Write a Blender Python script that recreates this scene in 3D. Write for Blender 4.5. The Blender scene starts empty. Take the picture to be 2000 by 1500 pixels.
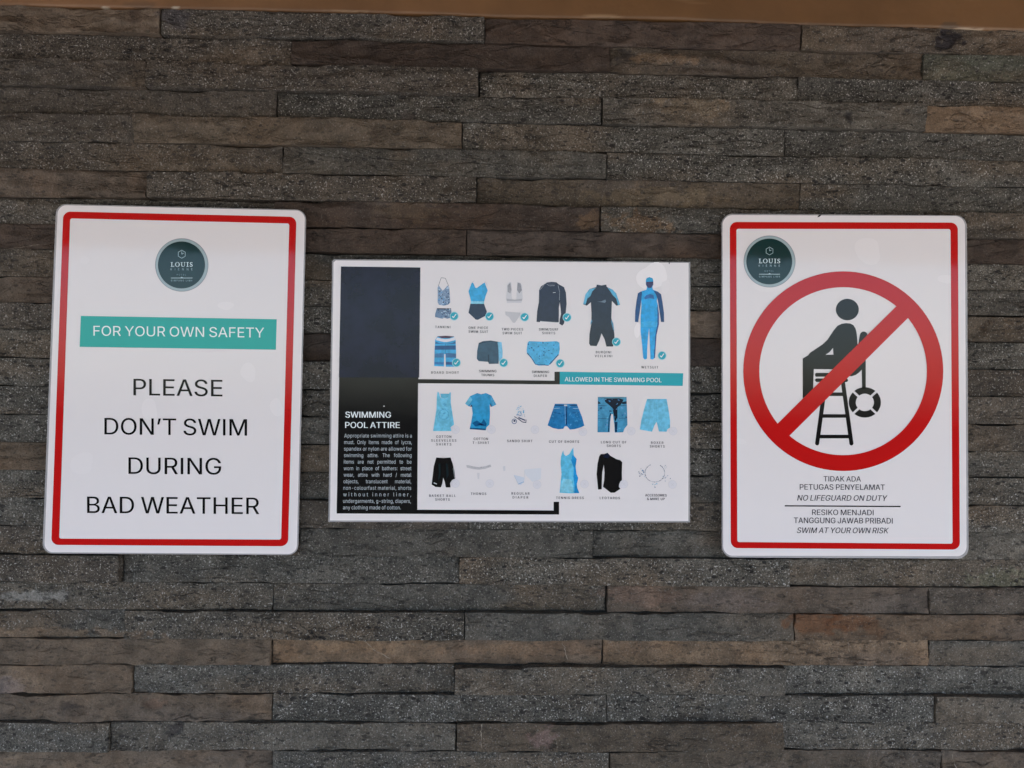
import bpy, math, random, json
import numpy as np
from mathutils import Vector, Matrix
from mathutils.geometry import tessellate_polygon, delaunay_2d_cdt

SC = bpy.context.scene
COL = SC.collection
random.seed(7)

# ------------------------------------------------------------------ camera
FPX = 1560.0            # focal length in pixels of the 2000 px wide photograph
DIST = 0.97             # metres from the lens to the stone wall
YAW, PITCH, ROLL = -0.02456, 0.02969, -0.01074
def rot(y, p, r):
    cy, sy, cp, sp, cr, sr = math.cos(y), math.sin(y), math.cos(p), math.sin(p), math.cos(r), math.sin(r)
    Rz = np.array([[cy, -sy, 0], [sy, cy, 0], [0, 0, 1]])
    Rx = np.array([[1, 0, 0], [0, cp, -sp], [0, sp, cp]])
    Ry = np.array([[cr, 0, sr], [0, 1, 0], [-sr, 0, cr]])
    return Rz @ Rx @ Ry
R = rot(YAW, PITCH, ROLL)
cam_d = bpy.data.cameras.new('camera')
cam = bpy.data.objects.new('camera', cam_d); COL.objects.link(cam)
cam_d.sensor_width = 36; cam_d.lens = FPX / 2000 * 36
cam_d.clip_start = 0.02; cam_d.clip_end = 500
M = Matrix(((R[0, 0], R[0, 2], -R[0, 1], 0), (R[1, 0], R[1, 2], -R[1, 1], -DIST), (R[2, 0], R[2, 2], -R[2, 1], 0), (0, 0, 0, 1)))
cam.matrix_world = M
SC.camera = cam

# ------------------------------------------------------------------ world, sun, exposure
SUN_EL, SUN_AZ = math.radians(58), math.radians(20)      # high, behind the wall: the wall and the porch are in shade
w = bpy.data.worlds.new('World'); SC.world = w; w.use_nodes = True
nt = w.node_tree; nt.nodes.clear()
sky = nt.nodes.new('ShaderNodeTexSky'); sky.sky_type = 'NISHITA'; sky.sun_disc = False
sky.sun_elevation = SUN_EL; sky.sun_rotation = SUN_AZ
sky.air_density = 1.0; sky.dust_density = 3.0; sky.ozone_density = 1.0
bg = nt.nodes.new('ShaderNodeBackground'); bg.inputs['Strength'].default_value = 0.10
out = nt.nodes.new('ShaderNodeOutputWorld')
nt.links.new(sky.outputs[0], bg.inputs[0]); nt.links.new(bg.outputs[0], out.inputs[0])
sl = bpy.data.lights.new('sun', 'SUN'); sl.energy = 4.0; sl.angle = math.radians(0.53); sl.color = (1.0, 0.95, 0.88)
so = bpy.data.objects.new('sun', sl); COL.objects.link(so)
sd = Vector((math.sin(SUN_AZ) * math.cos(SUN_EL), math.cos(SUN_AZ) * math.cos(SUN_EL), math.sin(SUN_EL)))
so.rotation_euler = sd.to_track_quat('Z', 'Y').to_euler(); so.location = (1, 3, 5)
SC.view_settings.view_transform = 'Standard'; SC.view_settings.look = 'None'
SC.view_settings.gamma = 1.0; SC.view_settings.exposure = 2.65
SC.cycles.max_bounces = 8; SC.cycles.diffuse_bounces = 5
SC.cycles.use_denoising = True

# ------------------------------------------------------------------ helpers
def ray(px, py, y):
    """point on the plane Y = y that the photograph's pixel (px, py) shows"""
    d = R @ np.array([(px - 1000) / FPX, 1.0, -(py - 750) / FPX])
    t = (y + DIST) / d[1]
    return (d[0] * t, y, d[2] * t)

def tag(o, label=None, cat=None, kind=None, group=None):
    if label: o['label'] = label
    if cat: o['category'] = cat
    if kind: o['kind'] = kind
    if group: o['group'] = group
    return o

def empty(name, loc):
    o = bpy.data.objects.new(name, None); COL.objects.link(o); o.location = loc
    o.empty_display_size = 0.02
    return o

def link(name, verts, faces, mats, parent=None, fm=None, smooth=False):
    me = bpy.data.meshes.new(name)
    me.from_pydata([tuple(v) for v in verts], [], faces)
    for m in (mats if isinstance(mats, (list, tuple)) else [mats]): me.materials.append(m)
    if fm is not None: me.polygons.foreach_set('material_index', fm)
    if smooth: me.polygons.foreach_set('use_smooth', [True] * len(faces))
    me.update()
    o = bpy.data.objects.new(name, me); COL.objects.link(o)
    if parent is not None:
        o.parent = parent
        if parent.type == 'EMPTY': o.matrix_parent_inverse = Matrix.Translation(-Vector(parent.location))
    return o

def box(name, lo, hi, mat, parent=None):
    x0, y0, z0 = lo; x1, y1, z1 = hi
    v = [(x0,y0,z0),(x1,y0,z0),(x1,y1,z0),(x0,y1,z0),(x0,y0,z1),(x1,y0,z1),(x1,y1,z1),(x0,y1,z1)]
    f = [(3,2,1,0),(4,5,6,7),(0,1,5,4),(1,2,6,5),(2,3,7,6),(3,0,4,7)]
    return link(name, v, f, mat, parent)

# value noise, vectorised
_rng = np.random.RandomState(11)
_tab = _rng.rand(256, 256)
def vnoise(x, y):
    x = np.asarray(x, float); y = np.asarray(y, float)
    xi = np.floor(x).astype(int); yi = np.floor(y).astype(int)
    fx = x - xi; fy = y - yi
    fx = fx * fx * (3 - 2 * fx); fy = fy * fy * (3 - 2 * fy)
    a = _tab[xi & 255, yi & 255]; b = _tab[(xi + 1) & 255, yi & 255]
    c = _tab[xi & 255, (yi + 1) & 255]; d = _tab[(xi + 1) & 255, (yi + 1) & 255]
    return (a * (1 - fx) + b * fx) * (1 - fy) + (c * (1 - fx) + d * fx) * fy
def fbm(x, y, o=4):
    s = 0; a = 0.5; n = 0
    for i in range(o):
        s = s + a * vnoise(x * 2 ** i + 17.3 * i, y * 2 ** i + 5.1 * i); n += a; a *= 0.5
    return s / n

# ------------------------------------------------------------------ node helpers
def new_mat(name):
    m = bpy.data.materials.new(name); m.use_nodes = True
    return m, m.node_tree, m.node_tree.nodes['Principled BSDF']
def N(t, typ, **kw):
    n = t.nodes.new(typ)
    for k, v in kw.items(): setattr(n, k, v)
    return n
def L(t, a, b): t.links.new(a, b)
def math_n(t, op, a, b=None, clamp=False):
    n = N(t, 'ShaderNodeMath', operation=op); n.use_clamp = clamp
    for i, v in enumerate((a, b)):
        if v is None: continue
        if isinstance(v, (int, float)): n.inputs[i].default_value = v
        else: L(t, v, n.inputs[i])
    return n.outputs[0]
def maprange(t, v, a, b, c=0.0, d=1.0):
    n = N(t, 'ShaderNodeMapRange'); n.interpolation_type = 'SMOOTHSTEP'
    L(t, v, n.inputs[0])
    for i, x in enumerate((a, b, c, d)): n.inputs[i + 1].default_value = x
    return n.outputs[0]
def mixc(t, f, a, b, mode='MIX'):
    n = N(t, 'ShaderNodeMix', data_type='RGBA', blend_type=mode)
    for sock, v in ((n.inputs[0], f), (n.inputs[6], a), (n.inputs[7], b)):
        if isinstance(v, (int, float)): sock.default_value = v
        elif isinstance(v, tuple): sock.default_value = (*v, 1) if len(v) == 3 else v
        else: L(t, v, sock)
    return n.outputs[2]
def noise(t, vec, scale, detail=2, rough=0.5, dist=0.0):
    n = N(t, 'ShaderNodeTexNoise'); L(t, vec, n.inputs['Vector'])
    n.inputs['Scale'].default_value = scale; n.inputs['Detail'].default_value = detail
    n.inputs['Roughness'].default_value = rough; n.inputs['Distortion'].default_value = dist
    return n.outputs['Fac']

# ------------------------------------------------------------------ stone material
def stone_material():
    m, t, b = new_mat('split_andesite')
    tc = N(t, 'ShaderNodeTexCoord'); oi = N(t, 'ShaderNodeObjectInfo')
    off = N(t, 'ShaderNodeVectorMath', operation='ADD')
    comb = N(t, 'ShaderNodeCombineXYZ')
    r1 = math_n(t, 'MULTIPLY', oi.outputs['Random'], 37.0)
    for i in range(3): L(t, r1, comb.inputs[i])
    L(t, tc.outputs['Object'], off.inputs[0]); L(t, comb.outputs[0], off.inputs[1])
    P = off.outputs[0]
    at = N(t, 'ShaderNodeAttribute', attribute_name='stonecol')
    sp = at.outputs['Alpha']; base = at.outputs['Color']
    # broad mottling
    n1 = noise(t, P, 42, 4, 0.6)
    c = mixc(t, 1.0, base, maprange_col(t, n1, 0.3, 0.72, 0.72, 1.30), 'MULTIPLY')
    n2 = noise(t, P, 14, 3, 0.5)
    warm = maprange(t, n2, 0.5, 0.75)
    c = mixc(t, math_n(t, 'MULTIPLY', warm, 0.35), c, mixc(t, 1.0, c, (1.28, 1.0, 0.74), 'MULTIPLY'))
    # grain
    n3 = noise(t, P, 470, 2, 0.8)
    g = maprange_col(t, n3, 0.32, 0.68, 0.38, 1.62)
    gm = mixc(t, math_n(t, 'ADD', math_n(t, 'MULTIPLY', sp, 0.75), 0.22), (1, 1, 1), g)
    c = mixc(t, 1.0, c, gm, 'MULTIPLY')
    # pale feldspar flecks
    n4 = noise(t, P, 500, 1, 0.5)
    fl = math_n(t, 'MULTIPLY', maprange(t, n4, 0.62, 0.70), sp)
    c = mixc(t, math_n(t, 'MULTIPLY', fl, 0.62), c, (0.50, 0.48, 0.45))
    # dark elongated crystals / holes
    mp = N(t, 'ShaderNodeMapping'); L(t, P, mp.inputs[0])
    mp.inputs['Rotation'].default_value = (0, 0.7, 0); mp.inputs['Scale'].default_value = (0.62, 1, 1.25)
    ndv = N(t, 'ShaderNodeTexNoise'); L(t, P, ndv.inputs['Vector']); ndv.inputs['Scale'].default_value = 150
    dsp = N(t, 'ShaderNodeVectorMath', operation='SCALE'); L(t, ndv.outputs['Color'], dsp.inputs[0]); dsp.inputs['Scale'].default_value = 0.006
    ad = N(t, 'ShaderNodeVectorMath', operation='ADD'); L(t, mp.outputs[0], ad.inputs[0]); L(t, dsp.outputs[0], ad.inputs[1])
    dark = None
    for sc, thr, gate in ((84, 0.26, 0.50), (190, 0.40, 0.22)):
        v = N(t, 'ShaderNodeTexVoronoi'); L(t, ad.outputs[0], v.inputs['Vector']); v.inputs['Scale'].default_value = sc
        sep = N(t, 'ShaderNodeSeparateColor'); L(t, v.outputs['Color'], sep.inputs[0])
        size = math_n(t, 'MULTIPLY', math_n(t, 'SUBTRACT', sep.outputs[0], gate), thr / (1 - gate))
        d = math_n(t, 'SUBTRACT', size, v.outputs['Distance'])
        k = maprange(t, d, -0.008, 0.022)
        dark = k if dark is None else math_n(t, 'MAXIMUM', dark, k)
    dm = math_n(t, 'MULTIPLY', dark, math_n(t, 'ADD', math_n(t, 'MULTIPLY', sp, 0.62), 0.34))
    c = mixc(t, dm, c, (0.016, 0.014, 0.013))
    # split lines, mostly on the brown stones
    mp2 = N(t, 'ShaderNodeMapping'); L(t, P, mp2.inputs[0]); mp2.inputs['Scale'].default_value = (0.55, 1, 1.5)
    n5 = noise(t, mp2.outputs[0], 26, 5, 0.55, 0.6)
    rid = math_n(t, 'ABSOLUTE', math_n(t, 'SUBTRACT', n5, 0.5))
    n6 = noise(t, P, 18, 2, 0.5)
    gate = maprange(t, n6, 0.52, 0.66)
    crack = math_n(t, 'MULTIPLY', maprange(t, rid, 0.012, 0.0), gate)
    c = mixc(t, math_n(t, 'MULTIPLY', crack, 0.45), c, (0.03, 0.024, 0.02))
    L(t, c, b.inputs['Base Color'])
    b.inputs['Roughness'].default_value = 0.78
    b.inputs['Specular IOR Level'].default_value = 0.3
    # fine relief
    h = math_n(t, 'ADD', math_n(t, 'MULTIPLY', n3, 0.35), math_n(t, 'MULTIPLY', n1, 2.6))
    h = math_n(t, 'ADD', h, math_n(t, 'MULTIPLY', maprange(t, rid, 0.0, 0.05), 0.5))
    h = math_n(t, 'SUBTRACT', h, math_n(t, 'MULTIPLY', dark, 0.6))
    h = math_n(t, 'SUBTRACT', h, math_n(t, 'MULTIPLY', crack, 0.9))
    h = math_n(t, 'ADD', h, math_n(t, 'MULTIPLY', noise(t, P, 170, 3, 0.6), 0.9))
    bp = N(t, 'ShaderNodeBump'); bp.inputs['Distance'].default_value = 0.0017; bp.inputs['Strength'].default_value = 1.0
    L(t, h, bp.inputs['Height']); L(t, bp.outputs[0], b.inputs['Normal'])
    return m
def maprange_col(t, v, a, b, c, d):
    x = maprange(t, v, a, b, c, d)
    n = N(t, 'ShaderNodeCombineColor')
    for i in range(3): L(t, x, n.inputs[i])
    return n.outputs[0]
STONE = stone_material()

def plain(name, col, rough=0.7, bump=None):
    m, t, b = new_mat(name)
    b.inputs['Base Color'].default_value = (*col, 1); b.inputs['Roughness'].default_value = rough
    if bump:
        tc = N(t, 'ShaderNodeTexCoord')
        n = noise(t, tc.outputs['Object'], bump[0], 4, 0.6)
        c = mixc(t, 1.0, (*col,), maprange_col(t, n, 0.3, 0.7, 1 - bump[2], 1 + bump[2]), 'MULTIPLY')
        L(t, c, b.inputs['Base Color'])
        bp = N(t, 'ShaderNodeBump'); bp.inputs['Distance'].default_value = bump[1]
        L(t, n, bp.inputs['Height']); L(t, bp.outputs[0], b.inputs['Normal'])
    return m

# ------------------------------------------------------------------ setting around the wall
GZ = -1.5
M_PAVE = plain('pale_bounce_paving', (0.42, 0.40, 0.37), 0.8, (3.0, 0.004, 0.12))
M_GRASS = plain('dark_ground', (0.014, 0.014, 0.015), 0.9, (6.0, 0.03, 0.3))
M_GRASS.node_tree.nodes['Principled BSDF'].inputs['Specular IOR Level'].default_value = 0.0
M_CORE = plain('dark_mortar', (0.02, 0.018, 0.016), 0.95, (60.0, 0.002, 0.3))
M_SOFFIT = plain('brown_soffit_paint', (0.15, 0.085, 0.045), 0.6, (2.0, 0.002, 0.1))
def sheet(name, x0, x1, y0, y1, z, mat):
    o = link(name, [(x0,y0,z),(x1,y0,z),(x1,y1,z),(x0,y1,z)], [(0,1,2,3)], mat)
    return tag(o, kind='structure')
sheet('ground', -150, 150, -200, 60, GZ, M_GRASS)
sheet('bounce_paving', -9, 9, -5.2, 0.05, GZ + 0.004, M_PAVE)  # unseen pale strip, added to bounce daylight onto the wall
ceil_o = box('ceiling', (-3.2, -1.85, 0.524), (3.2, 0.3, 0.64), M_SOFFIT); tag(ceil_o, kind='structure')

# ------------------------------------------------------------------ the stone wall
ROWZ = [0.4764, 0.4444, 0.4121, 0.3794, 0.3464, 0.3124, 0.2791, 0.2458, 0.2143, 0.1835, 0.1503, 0.119, 0.0871, 0.0531, 0.0195,
        -0.0138, -0.0472, -0.0795, -0.1125, -0.1456, -0.179, -0.2122, -0.2441, -0.2769, -0.308, -0.3419, -0.3738, -0.4073]
while len(ROWZ) < 33: ROWZ.append(ROWZ[-1] - 0.0329)
ROWY = [42, 90, 138, 192, 247, 298, 355, 407, 453, 504, 556, 606, 657, 711, 765, 818, 871, 923, 977, 1029, 1083, 1140, 1191, 1243,
        1294, 1351, 1403, 1455]
# joints seen in the photograph, in its pixels
EVEN = [-340, 285, 915, 1545, 2175]; ODD = [-75, 550, 1180, 1806, 2430]
JOINTS = {0: [-340, 320, 947, 1560, 2175], 1: [-75, 572, 1190, 1800, 2430], 2: [-340, 293, 935, 1556, 2175], 3: [-75, 543, 1173, 1801, 2430],
          4: [-340, 270, 903, 1530, 2175], 5: [-75, 555, 1183, 1802, 2430], 6: [-340, 295, 931, 1560, 2175], 7: [-75, 540, 1169, 1800, 2430],
          8: [-340, 290, 912, 1540, 2175], 19: [-75, 590, 1156, 1790, 2430], 20: [-340, 240, 897, 1537, 2175], 21: [-75, 535, 1183, 1808, 2430],
          22: [-340, 250, 908, 1545, 2175], 23: [-75, 533, 1175, 1811, 2430], 24: [-340, 263, 888, 1528, 2175], 25: [-75, 534, 1183, 1818, 2430],
          26: [-340, 224, 891, 1525, 2175], 27: [-75, 536, 1187, 1830, 2430]}
# kinds of the four or five stones of a row that the photograph shows
KINDS = {0: 'bdpn', 1: 'wpnh', 2: 'wwvg', 3: 'wgvo', 4: 'wngg', 5: 'wggg', 6: 'mwng', 7: 'dpgw', 8: 'pppp', 9: 'wggv', 10: 'mggv',
         11: 'wgbn', 12: 'gppv', 13: 'gggw', 14: 'gvgw', 15: 'gggw', 16: 'bngg', 17: 'gggv', 18: 'gwgg', 19: 'wggv', 20: 'wgvg',
         21: 'vgmn', 22: 'gvgr', 23: 'boog', 24: 'bgvg', 25: 'bggv', 26: 'gvnv', 27: 'bgnb'}
#            base colour (linear)         flecks relief
KCOL = {'g': ((0.089, 0.082, 0.070), 1.00, 0.9), 'v': ((0.095, 0.084, 0.069), 0.92, 1.1), 'w': ((0.077, 0.064, 0.051), 0.75, 1.0),  # w and p are brownish, darkened further to carry the upper courses' shade
        'd': ((0.086, 0.075, 0.062), 1.00, 0.8), 'n': ((0.100, 0.077, 0.055), 0.45, 1.3), 'b': ((0.136, 0.101, 0.072), 0.12, 1.8),
        'o': ((0.172, 0.118, 0.076), 0.22, 1.0), 'm': ((0.102, 0.077, 0.058), 0.22, 1.5), 'p': ((0.064, 0.044, 0.033), 0.14, 1.1),
        'h': ((0.078, 0.078, 0.058), 0.80, 1.2), 'r': ((0.140, 0.096, 0.063), 0.20, 1.8)}
# marks in the stone: pixel x, y, radii, colour, strength, depth in metres (positive = hole)
MARKS = [(1850, 84, 26, 24, (0.022, 0.018, 0.02), 1.0, 0.002), (1222, 113, 20, 12, (0.03, 0.024, 0.02), 0.9, 0.0005),
         (1300, 118, 60, 10, (0.25, 0.16, 0.09), 0.35, 0), (350, 47, 26, 22, (0.06, 0.055, 0.06), 0.7, 0.0), (272, 32, 18, 20, (0.06, 0.04, 0.03), 0.7, 0),
         (1585, 1212, 52, 26, (0.115, 0.054, 0.026), 0.85, 0.0), (1650, 1212, 50, 20, (0.12, 0.050, 0.020), 0.64, 0.0), (1700, 1225, 22, 16, (0.105, 0.052, 0.024), 0.62, 0.0),
         (66, 1163, 58, 8, (0.21, 0.20, 0.185), 0.75, -0.0008), (300, 1371, 22, 10, (0.13, 0.085, 0.06), 0.8, 0.003),
         (345, 1420, 16, 13, (0.035, 0.03, 0.028), 0.9, 0.003), (1650, 236, 9, 11, (0.03, 0.027, 0.025), 0.95, 0.002),
         (735, 268, 15, 10, (0.045, 0.032, 0.022), 0.8, 0.0), (795, 228, 12, 12, (0.06, 0.05, 0.045), 0.8, 0), (875, 376, 13, 7, (0.04, 0.03, 0.02), 0.85, 0),
         (60, 1235, 200, 12, (0.15, 0.105, 0.07), 0.7, 0), (1060, 1265, 200, 14, (0.16, 0.10, 0.06), 0.45, 0), (700, 1262, 90, 12, (0.24, 0.15, 0.085), 0.5, 0),
         (1060, 1430, 26, 18, (0.17, 0.11, 0.10), 0.5, 0), (1890, 155, 60, 30, (0.075, 0.085, 0.058), 0.3, 0), (1940, 1140, 60, 28, (0.11, 0.115, 0.07), 0.45, 0),
         (1250, 440, 60, 20, (0.12, 0.075, 0.04), 0.6, 0), (1150, 432, 30, 18, (0.13, 0.08, 0.045), 0.5, 0), (1350, 210, 70, 22, (0.15, 0.11, 0.07), 0.5, 0),
         (1270, 385, 120, 18, (0.14, 0.105, 0.065), 0.5, 0), (800, 415, 60, 20, (0.10, 0.075, 0.05), 0.4, 0), (1915, 640, 12, 14, (0.05, 0.03, 0.015), 0.6, 0),
         (1250, 1160, 70, 20, (0.15, 0.10, 0.075), 0.6, 0), (1430, 1170, 90, 18, (0.10, 0.08, 0.07), 0.6, 0), (140, 1375, 16, 8, (0.04, 0.03, 0.025), 0.8, 0.002),
         (1380, 1400, 90, 7, (0.03, 0.027, 0.025), 0.6, 0.002), (1480, 1500, 60, 20, (0.13, 0.10, 0.08), 0.6, 0), (10, 1340, 40, 24, (0.15, 0.125, 0.12), 0.6, 0)]
MARKW = [(*ray(a, b, 0.0)[::2], c * DIST / FPX, d * DIST / FPX, e, f, g) for a, b, c, d, e, f, g in MARKS]
FRONTS = []     # (x0, x1, z0, z1, function) of each stone, for things that lie on its face

wall = empty('stone_wall', (0, 0, GZ))
tag(wall, 'wall of stacked split stone strips in grey and brown behind the three signs', 'wall', 'thing')
box('wall_core', (-1.9, 0.004, GZ + 0.002), (1.9, 0.20, 0.522), M_CORE, wall)

def noise_edge(x, s, amp):
    return amp * (fbm(np.asarray(x) * 13 + s * 7.7, np.full(np.shape(x), s * 3.3), 4) * 2 - 1)

def marks(xw, zw, col, a, dep):
    for mx, mz, rx, rz, mc, st, md in MARKW:
        if abs(mx - xw.mean()) > rx * 1.6 + (xw.max() - xw.min()) / 2 + .01 or abs(mz - zw.mean()) > rz * 1.6 + 0.03 or not (zw.min() - 0.001 <= mz <= zw.max() + 0.001): continue
        q = np.sqrt(((xw - mx) / rx) ** 2 + ((zw - mz) / rz) ** 2) + (fbm(xw * 110, zw * 170, 4) - 0.5) * 1.9
        k = np.clip((1.08 - q) / 0.22, 0, 1) * st
        for i in range(3): col[..., i] = col[..., i] * (1 - k) + mc[i] * k
        a[...] = a * (1 - 0.8 * k * (st > .65))
        dep[...] = dep - k * md
    return col

def stone(x0, x1, z0, z1, kind, idx, inview, base):
    (cr, cg, cb), fleck, relief = KCOL[kind]
    rs = np.random.RandomState(idx * 13 + 5)
    step = 0.0027 if inview else 0.012
    nx = max(6, int((x1 - x0) / step)); nz = 12 if inview else 4
    u = np.linspace(0, 1, nx + 1); u = np.concatenate([[0, 0.0009 / (x1 - x0)], u[1:-1], [1 - 0.0009 / (x1 - x0), 1]])
    v = np.linspace(0, 1, nz + 1); v = np.concatenate([[0, 0.03], v[1:-1], [0.97, 1]])
    U, V = np.meshgrid(u, v)
    s = idx * 1.37
    gap = 0.00034
    topz = z1 - gap - np.clip(noise_edge(x0 + (x1 - x0) * u, s, 0.009) - 0.0016, 0, 0.0020) - noise_edge((x0 + (x1 - x0) * u) * 3, s + 9, 0.0002)
    botz = z0 + gap + np.clip(noise_edge(x0 + (x1 - x0) * u, s + 50, 0.009) - 0.0024, 0, 0.0012)
    xl = x0 + gap + (0.0012 if rs.rand() < .35 else 0) * (0.3 + vnoise(V * 3 + s, V * 0 + 30)) + 0.0006 * vnoise(V * 4 + s, V * 0 + 3); xr = x1 - gap - 0.0006 * vnoise(V * 4 + s, V * 0 + 9)
    X = xl + (xr - xl) * U
    Z = botz[None, :] + (topz - botz)[None, :] * V
    sx, sz = X + s * 3.1, Z + s * 1.7
    # split-face relief: broad waves, then sharper ledges that run along the bed
    rel = (fbm(sx * 9, sz * 22, 4) - 0.5) * 0.0066 * relief
    rdg = 1 - np.abs(fbm(sx * 14 + 9, sz * 42, 4) - 0.5) * 2
    rel += (rdg ** 6) * 0.0026 * relief
    led = fbm(sx * 6 + 40, sz * 30, 3)
    rel += np.clip((led - 0.55) * 18, 0, 1) * 0.0019 * relief
    rel += (fbm(sx * 130, sz * 130, 2) - 0.5) * 0.0012 - np.clip((fbm(sx * 55 + 3, sz * 80 + 9, 3) - 0.68) * 9, 0, 1) * 0.0016
    tilt = (rs.rand() - 0.5) * 0.0030 * (V - 0.5) * 2 + (rs.rand() - 0.5) * 0.003 * (U - 0.5) * 2
    dep = base + rel + tilt
    # worn arrises
    hx = np.minimum(U, 1 - U) * (x1 - x0); hz = np.minimum(V, 1 - V) * (z1 - z0)
    e = np.minimum(hx, hz)
    dep = dep - np.clip(1 - e / 0.0012, 0, 1) ** 2 * (0.0001 + 0.0015 * vnoise(sx * 40, sz * 40) ** 4)
    # colours
    col = np.empty(X.shape + (4,)); mod = 1 + (fbm(sx * 5 + 80, sz * 14, 3) - 0.5) * 0.45
    tone = 0.70 + 0.26 * rs.rand()
    for i, c in enumerate((cr, cg, cb)): col[..., i] = c * mod * tone
    bl = np.clip((fbm(sx * 5 + 31, sz * 16 + 3, 3) - 0.56) * 7, 0, 1) * (0.55 if kind in 'gvwhd' else 0.3)
    for i, c in enumerate((0.105, 0.077, 0.052) if kind in 'gvwhd' else (0.085, 0.074, 0.068)):
        col[..., i] = col[..., i] * (1 - bl) + c * bl
    a = np.full(X.shape, fleck * (0.35 + 0.75 * rs.rand())) * (1 - 0.35 * bl) * (0.7 + 0.6 * fbm(sx * 12 + 5, sz * 24, 2))
    marks(X, Z, col, a, dep)
    col[..., 3] = np.clip(a, 0, 1)
    Y = -dep
    nr, nc = X.shape
    cx, cz = (x0 + x1) / 2, (z0 + z1) / 2
    V3 = np.stack([X - cx, Y, Z - cz], -1).reshape(-1, 3)
    idg = np.arange(nr * nc).reshape(nr, nc)
    F = np.stack([idg[:-1, :-1], idg[:-1, 1:], idg[1:, 1:], idg[1:, :-1]], -1).reshape(-1, 4)
    ring = np.concatenate([idg[0, :-1], idg[:-1, -1], idg[-1, :0:-1], idg[:0:-1, 0]])
    fr = V3[ring]; bk = fr.copy(); bk[:, 1] = 0.006
    n0 = len(V3); nr_ = len(ring)
    V3 = np.concatenate([V3, fr, bk]); C3 = np.concatenate([col.reshape(-1, 4), col.reshape(-1, 4)[ring], col.reshape(-1, 4)[ring]])
    i = np.arange(nr_); j = (i + 1) % nr_
    F2 = np.stack([n0 + j, n0 + i, n0 + nr_ + i, n0 + nr_ + j], -1)
    FA = np.concatenate([F, F2])
    me = bpy.data.meshes.new('stone')
    me.vertices.add(len(V3)); me.vertices.foreach_set('co', V3.ravel())
    me.loops.add(len(FA) * 4); me.loops.foreach_set('vertex_index', FA.ravel())
    me.polygons.add(len(FA)); me.polygons.foreach_set('loop_start', np.arange(len(FA)) * 4)
    me.polygons.foreach_set('loop_total', np.full(len(FA), 4))
    sm = np.zeros(len(FA), bool); sm[:len(F)] = True
    me.polygons.foreach_set('use_smooth', sm)
    me.update(calc_edges=True)
    ca = me.color_attributes.new('stonecol', 'FLOAT_COLOR', 'POINT'); ca.data.foreach_set('color', C3.ravel())
    me.materials.append(STONE)
    o = bpy.data.objects.new('stone', me); COL.objects.link(o)
    o.location = (cx, 0, cz); o.parent = wall; o.matrix_parent_inverse = Matrix.Translation(-wall.location)
    FRONTS.append((X, Z, Y, o))
    return o

idx = 0
for k in range(len(ROWZ) - 1):
    js = JOINTS.get(k, EVEN if k % 2 == 0 else ODD)
    if k > 27: js = [q + random.randint(-12, 12) for q in js]
    ym = (ROWY[k] + ROWY[k + 1]) / 2 if k < 27 else 1480
    xs = [ray(q, ym, 0.0)[0] for q in js]
    xs = [xs[0] - 0.39 * 2, xs[0] - 0.39] + xs + [xs[-1] + 0.39]
    kinds = KINDS.get(k, 'gwvb')
    kseq = ('wg' if k % 3 else 'bv') + kinds + 'gvw'
    for i in range(len(xs) - 1):
        idx += 1
        x0, x1 = xs[i], xs[i + 1]
        inview = x1 > -0.68 and x0 < 0.70 and ROWZ[k + 1] > -0.5
        r_ = random.Random(idx * 31)
        stone(x0, x1, ROWZ[k + 1], ROWZ[k], kseq[i], idx, inview, 0.0008 + 0.0105 * r_.random() ** 1.4)

def front_y(x, z):
    for X, Z, Y, o in FRONTS:
        if X[0, 0] <= x <= X[0, -1] and Z[:, 0].min() <= z <= Z[:, 0].max():
            q = (X - x) ** 2 + (Z - z) ** 2
            i = np.unravel_index(np.argmin(q), q.shape)
            return Y[i], o
    return -0.004, None

# pale mineral veins lying in the faces
M_VEIN = plain('pale_quartz', (0.25, 0.21, 0.165), 0.6)
def vein(pts, wpx=2.0, seed=1):
    r_ = random.Random(seed); vs = []; owner = None
    dense = []
    for a, b in zip(pts[:-1], pts[1:]):
        n = max(2, int(math.hypot(b[0] - a[0], b[1] - a[1]) / 4))
        dense += [(a[0] + (b[0] - a[0]) * i / n, a[1] + (b[1] - a[1]) * i / n) for i in range(n)]
    dense.append(pts[-1])
    mid = ray(*dense[len(dense) // 2], -0.003); _, owner = front_y(mid[0], mid[2])
    for i, (px, py) in enumerate(dense):
        px += r_.uniform(-1.8, 1.8); py += r_.uniform(-.5, .5)
        x, _, z = ray(px, py, -0.003); y, _ = front_y(x, z)
        a, b = dense[max(0, i - 1)], dense[min(len(dense) - 1, i + 1)]
        dx, dy = b[0] - a[0], b[1] - a[1]; l = math.hypot(dx, dy) or 1
        wd = wpx * (0.15 + 0.75 * r_.random() ** 1.5) * 0.5 * DIST / FPX
        nx_, nz_ = -dy / l, -dx / l
        vs += [(x + nx_ * wd, y - 0.0005, z + nz_ * wd), (x - nx_ * wd, y - 0.0005, z - nz_ * wd)]
    o = link('mineral_vein', vs, [(2 * i, 2 * i + 1, 2 * i + 3, 2 * i + 2) for i in range(len(dense) - 1)], M_VEIN)
    if owner is not None:
        o.parent = owner; o.matrix_parent_inverse = Matrix.Translation(-(owner.location))
vein([(942, 1408), (939, 1430), (942, 1454)], 3.0, 1)
vein([(708, 1247), (735, 1272), (762, 1286)], 1.6, 2)
vein([(1096, 1248), (1104, 1268), (1108, 1288)], 1.6, 3)
vein([(1655, 1250), (1658, 1275)], 1.4, 4)
vein([(1376, 1462), (1380, 1484), (1386, 1500)], 1.4, 5)
vein([(1262, 121), (1290, 107), (1308, 126), (1320, 118)], 1.0, 6)
vein([(1855, 1470), (1862, 1498)], 2.0, 7)
vein([(15, 487), (50, 483), (96, 478)], 1.1, 9)

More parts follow.
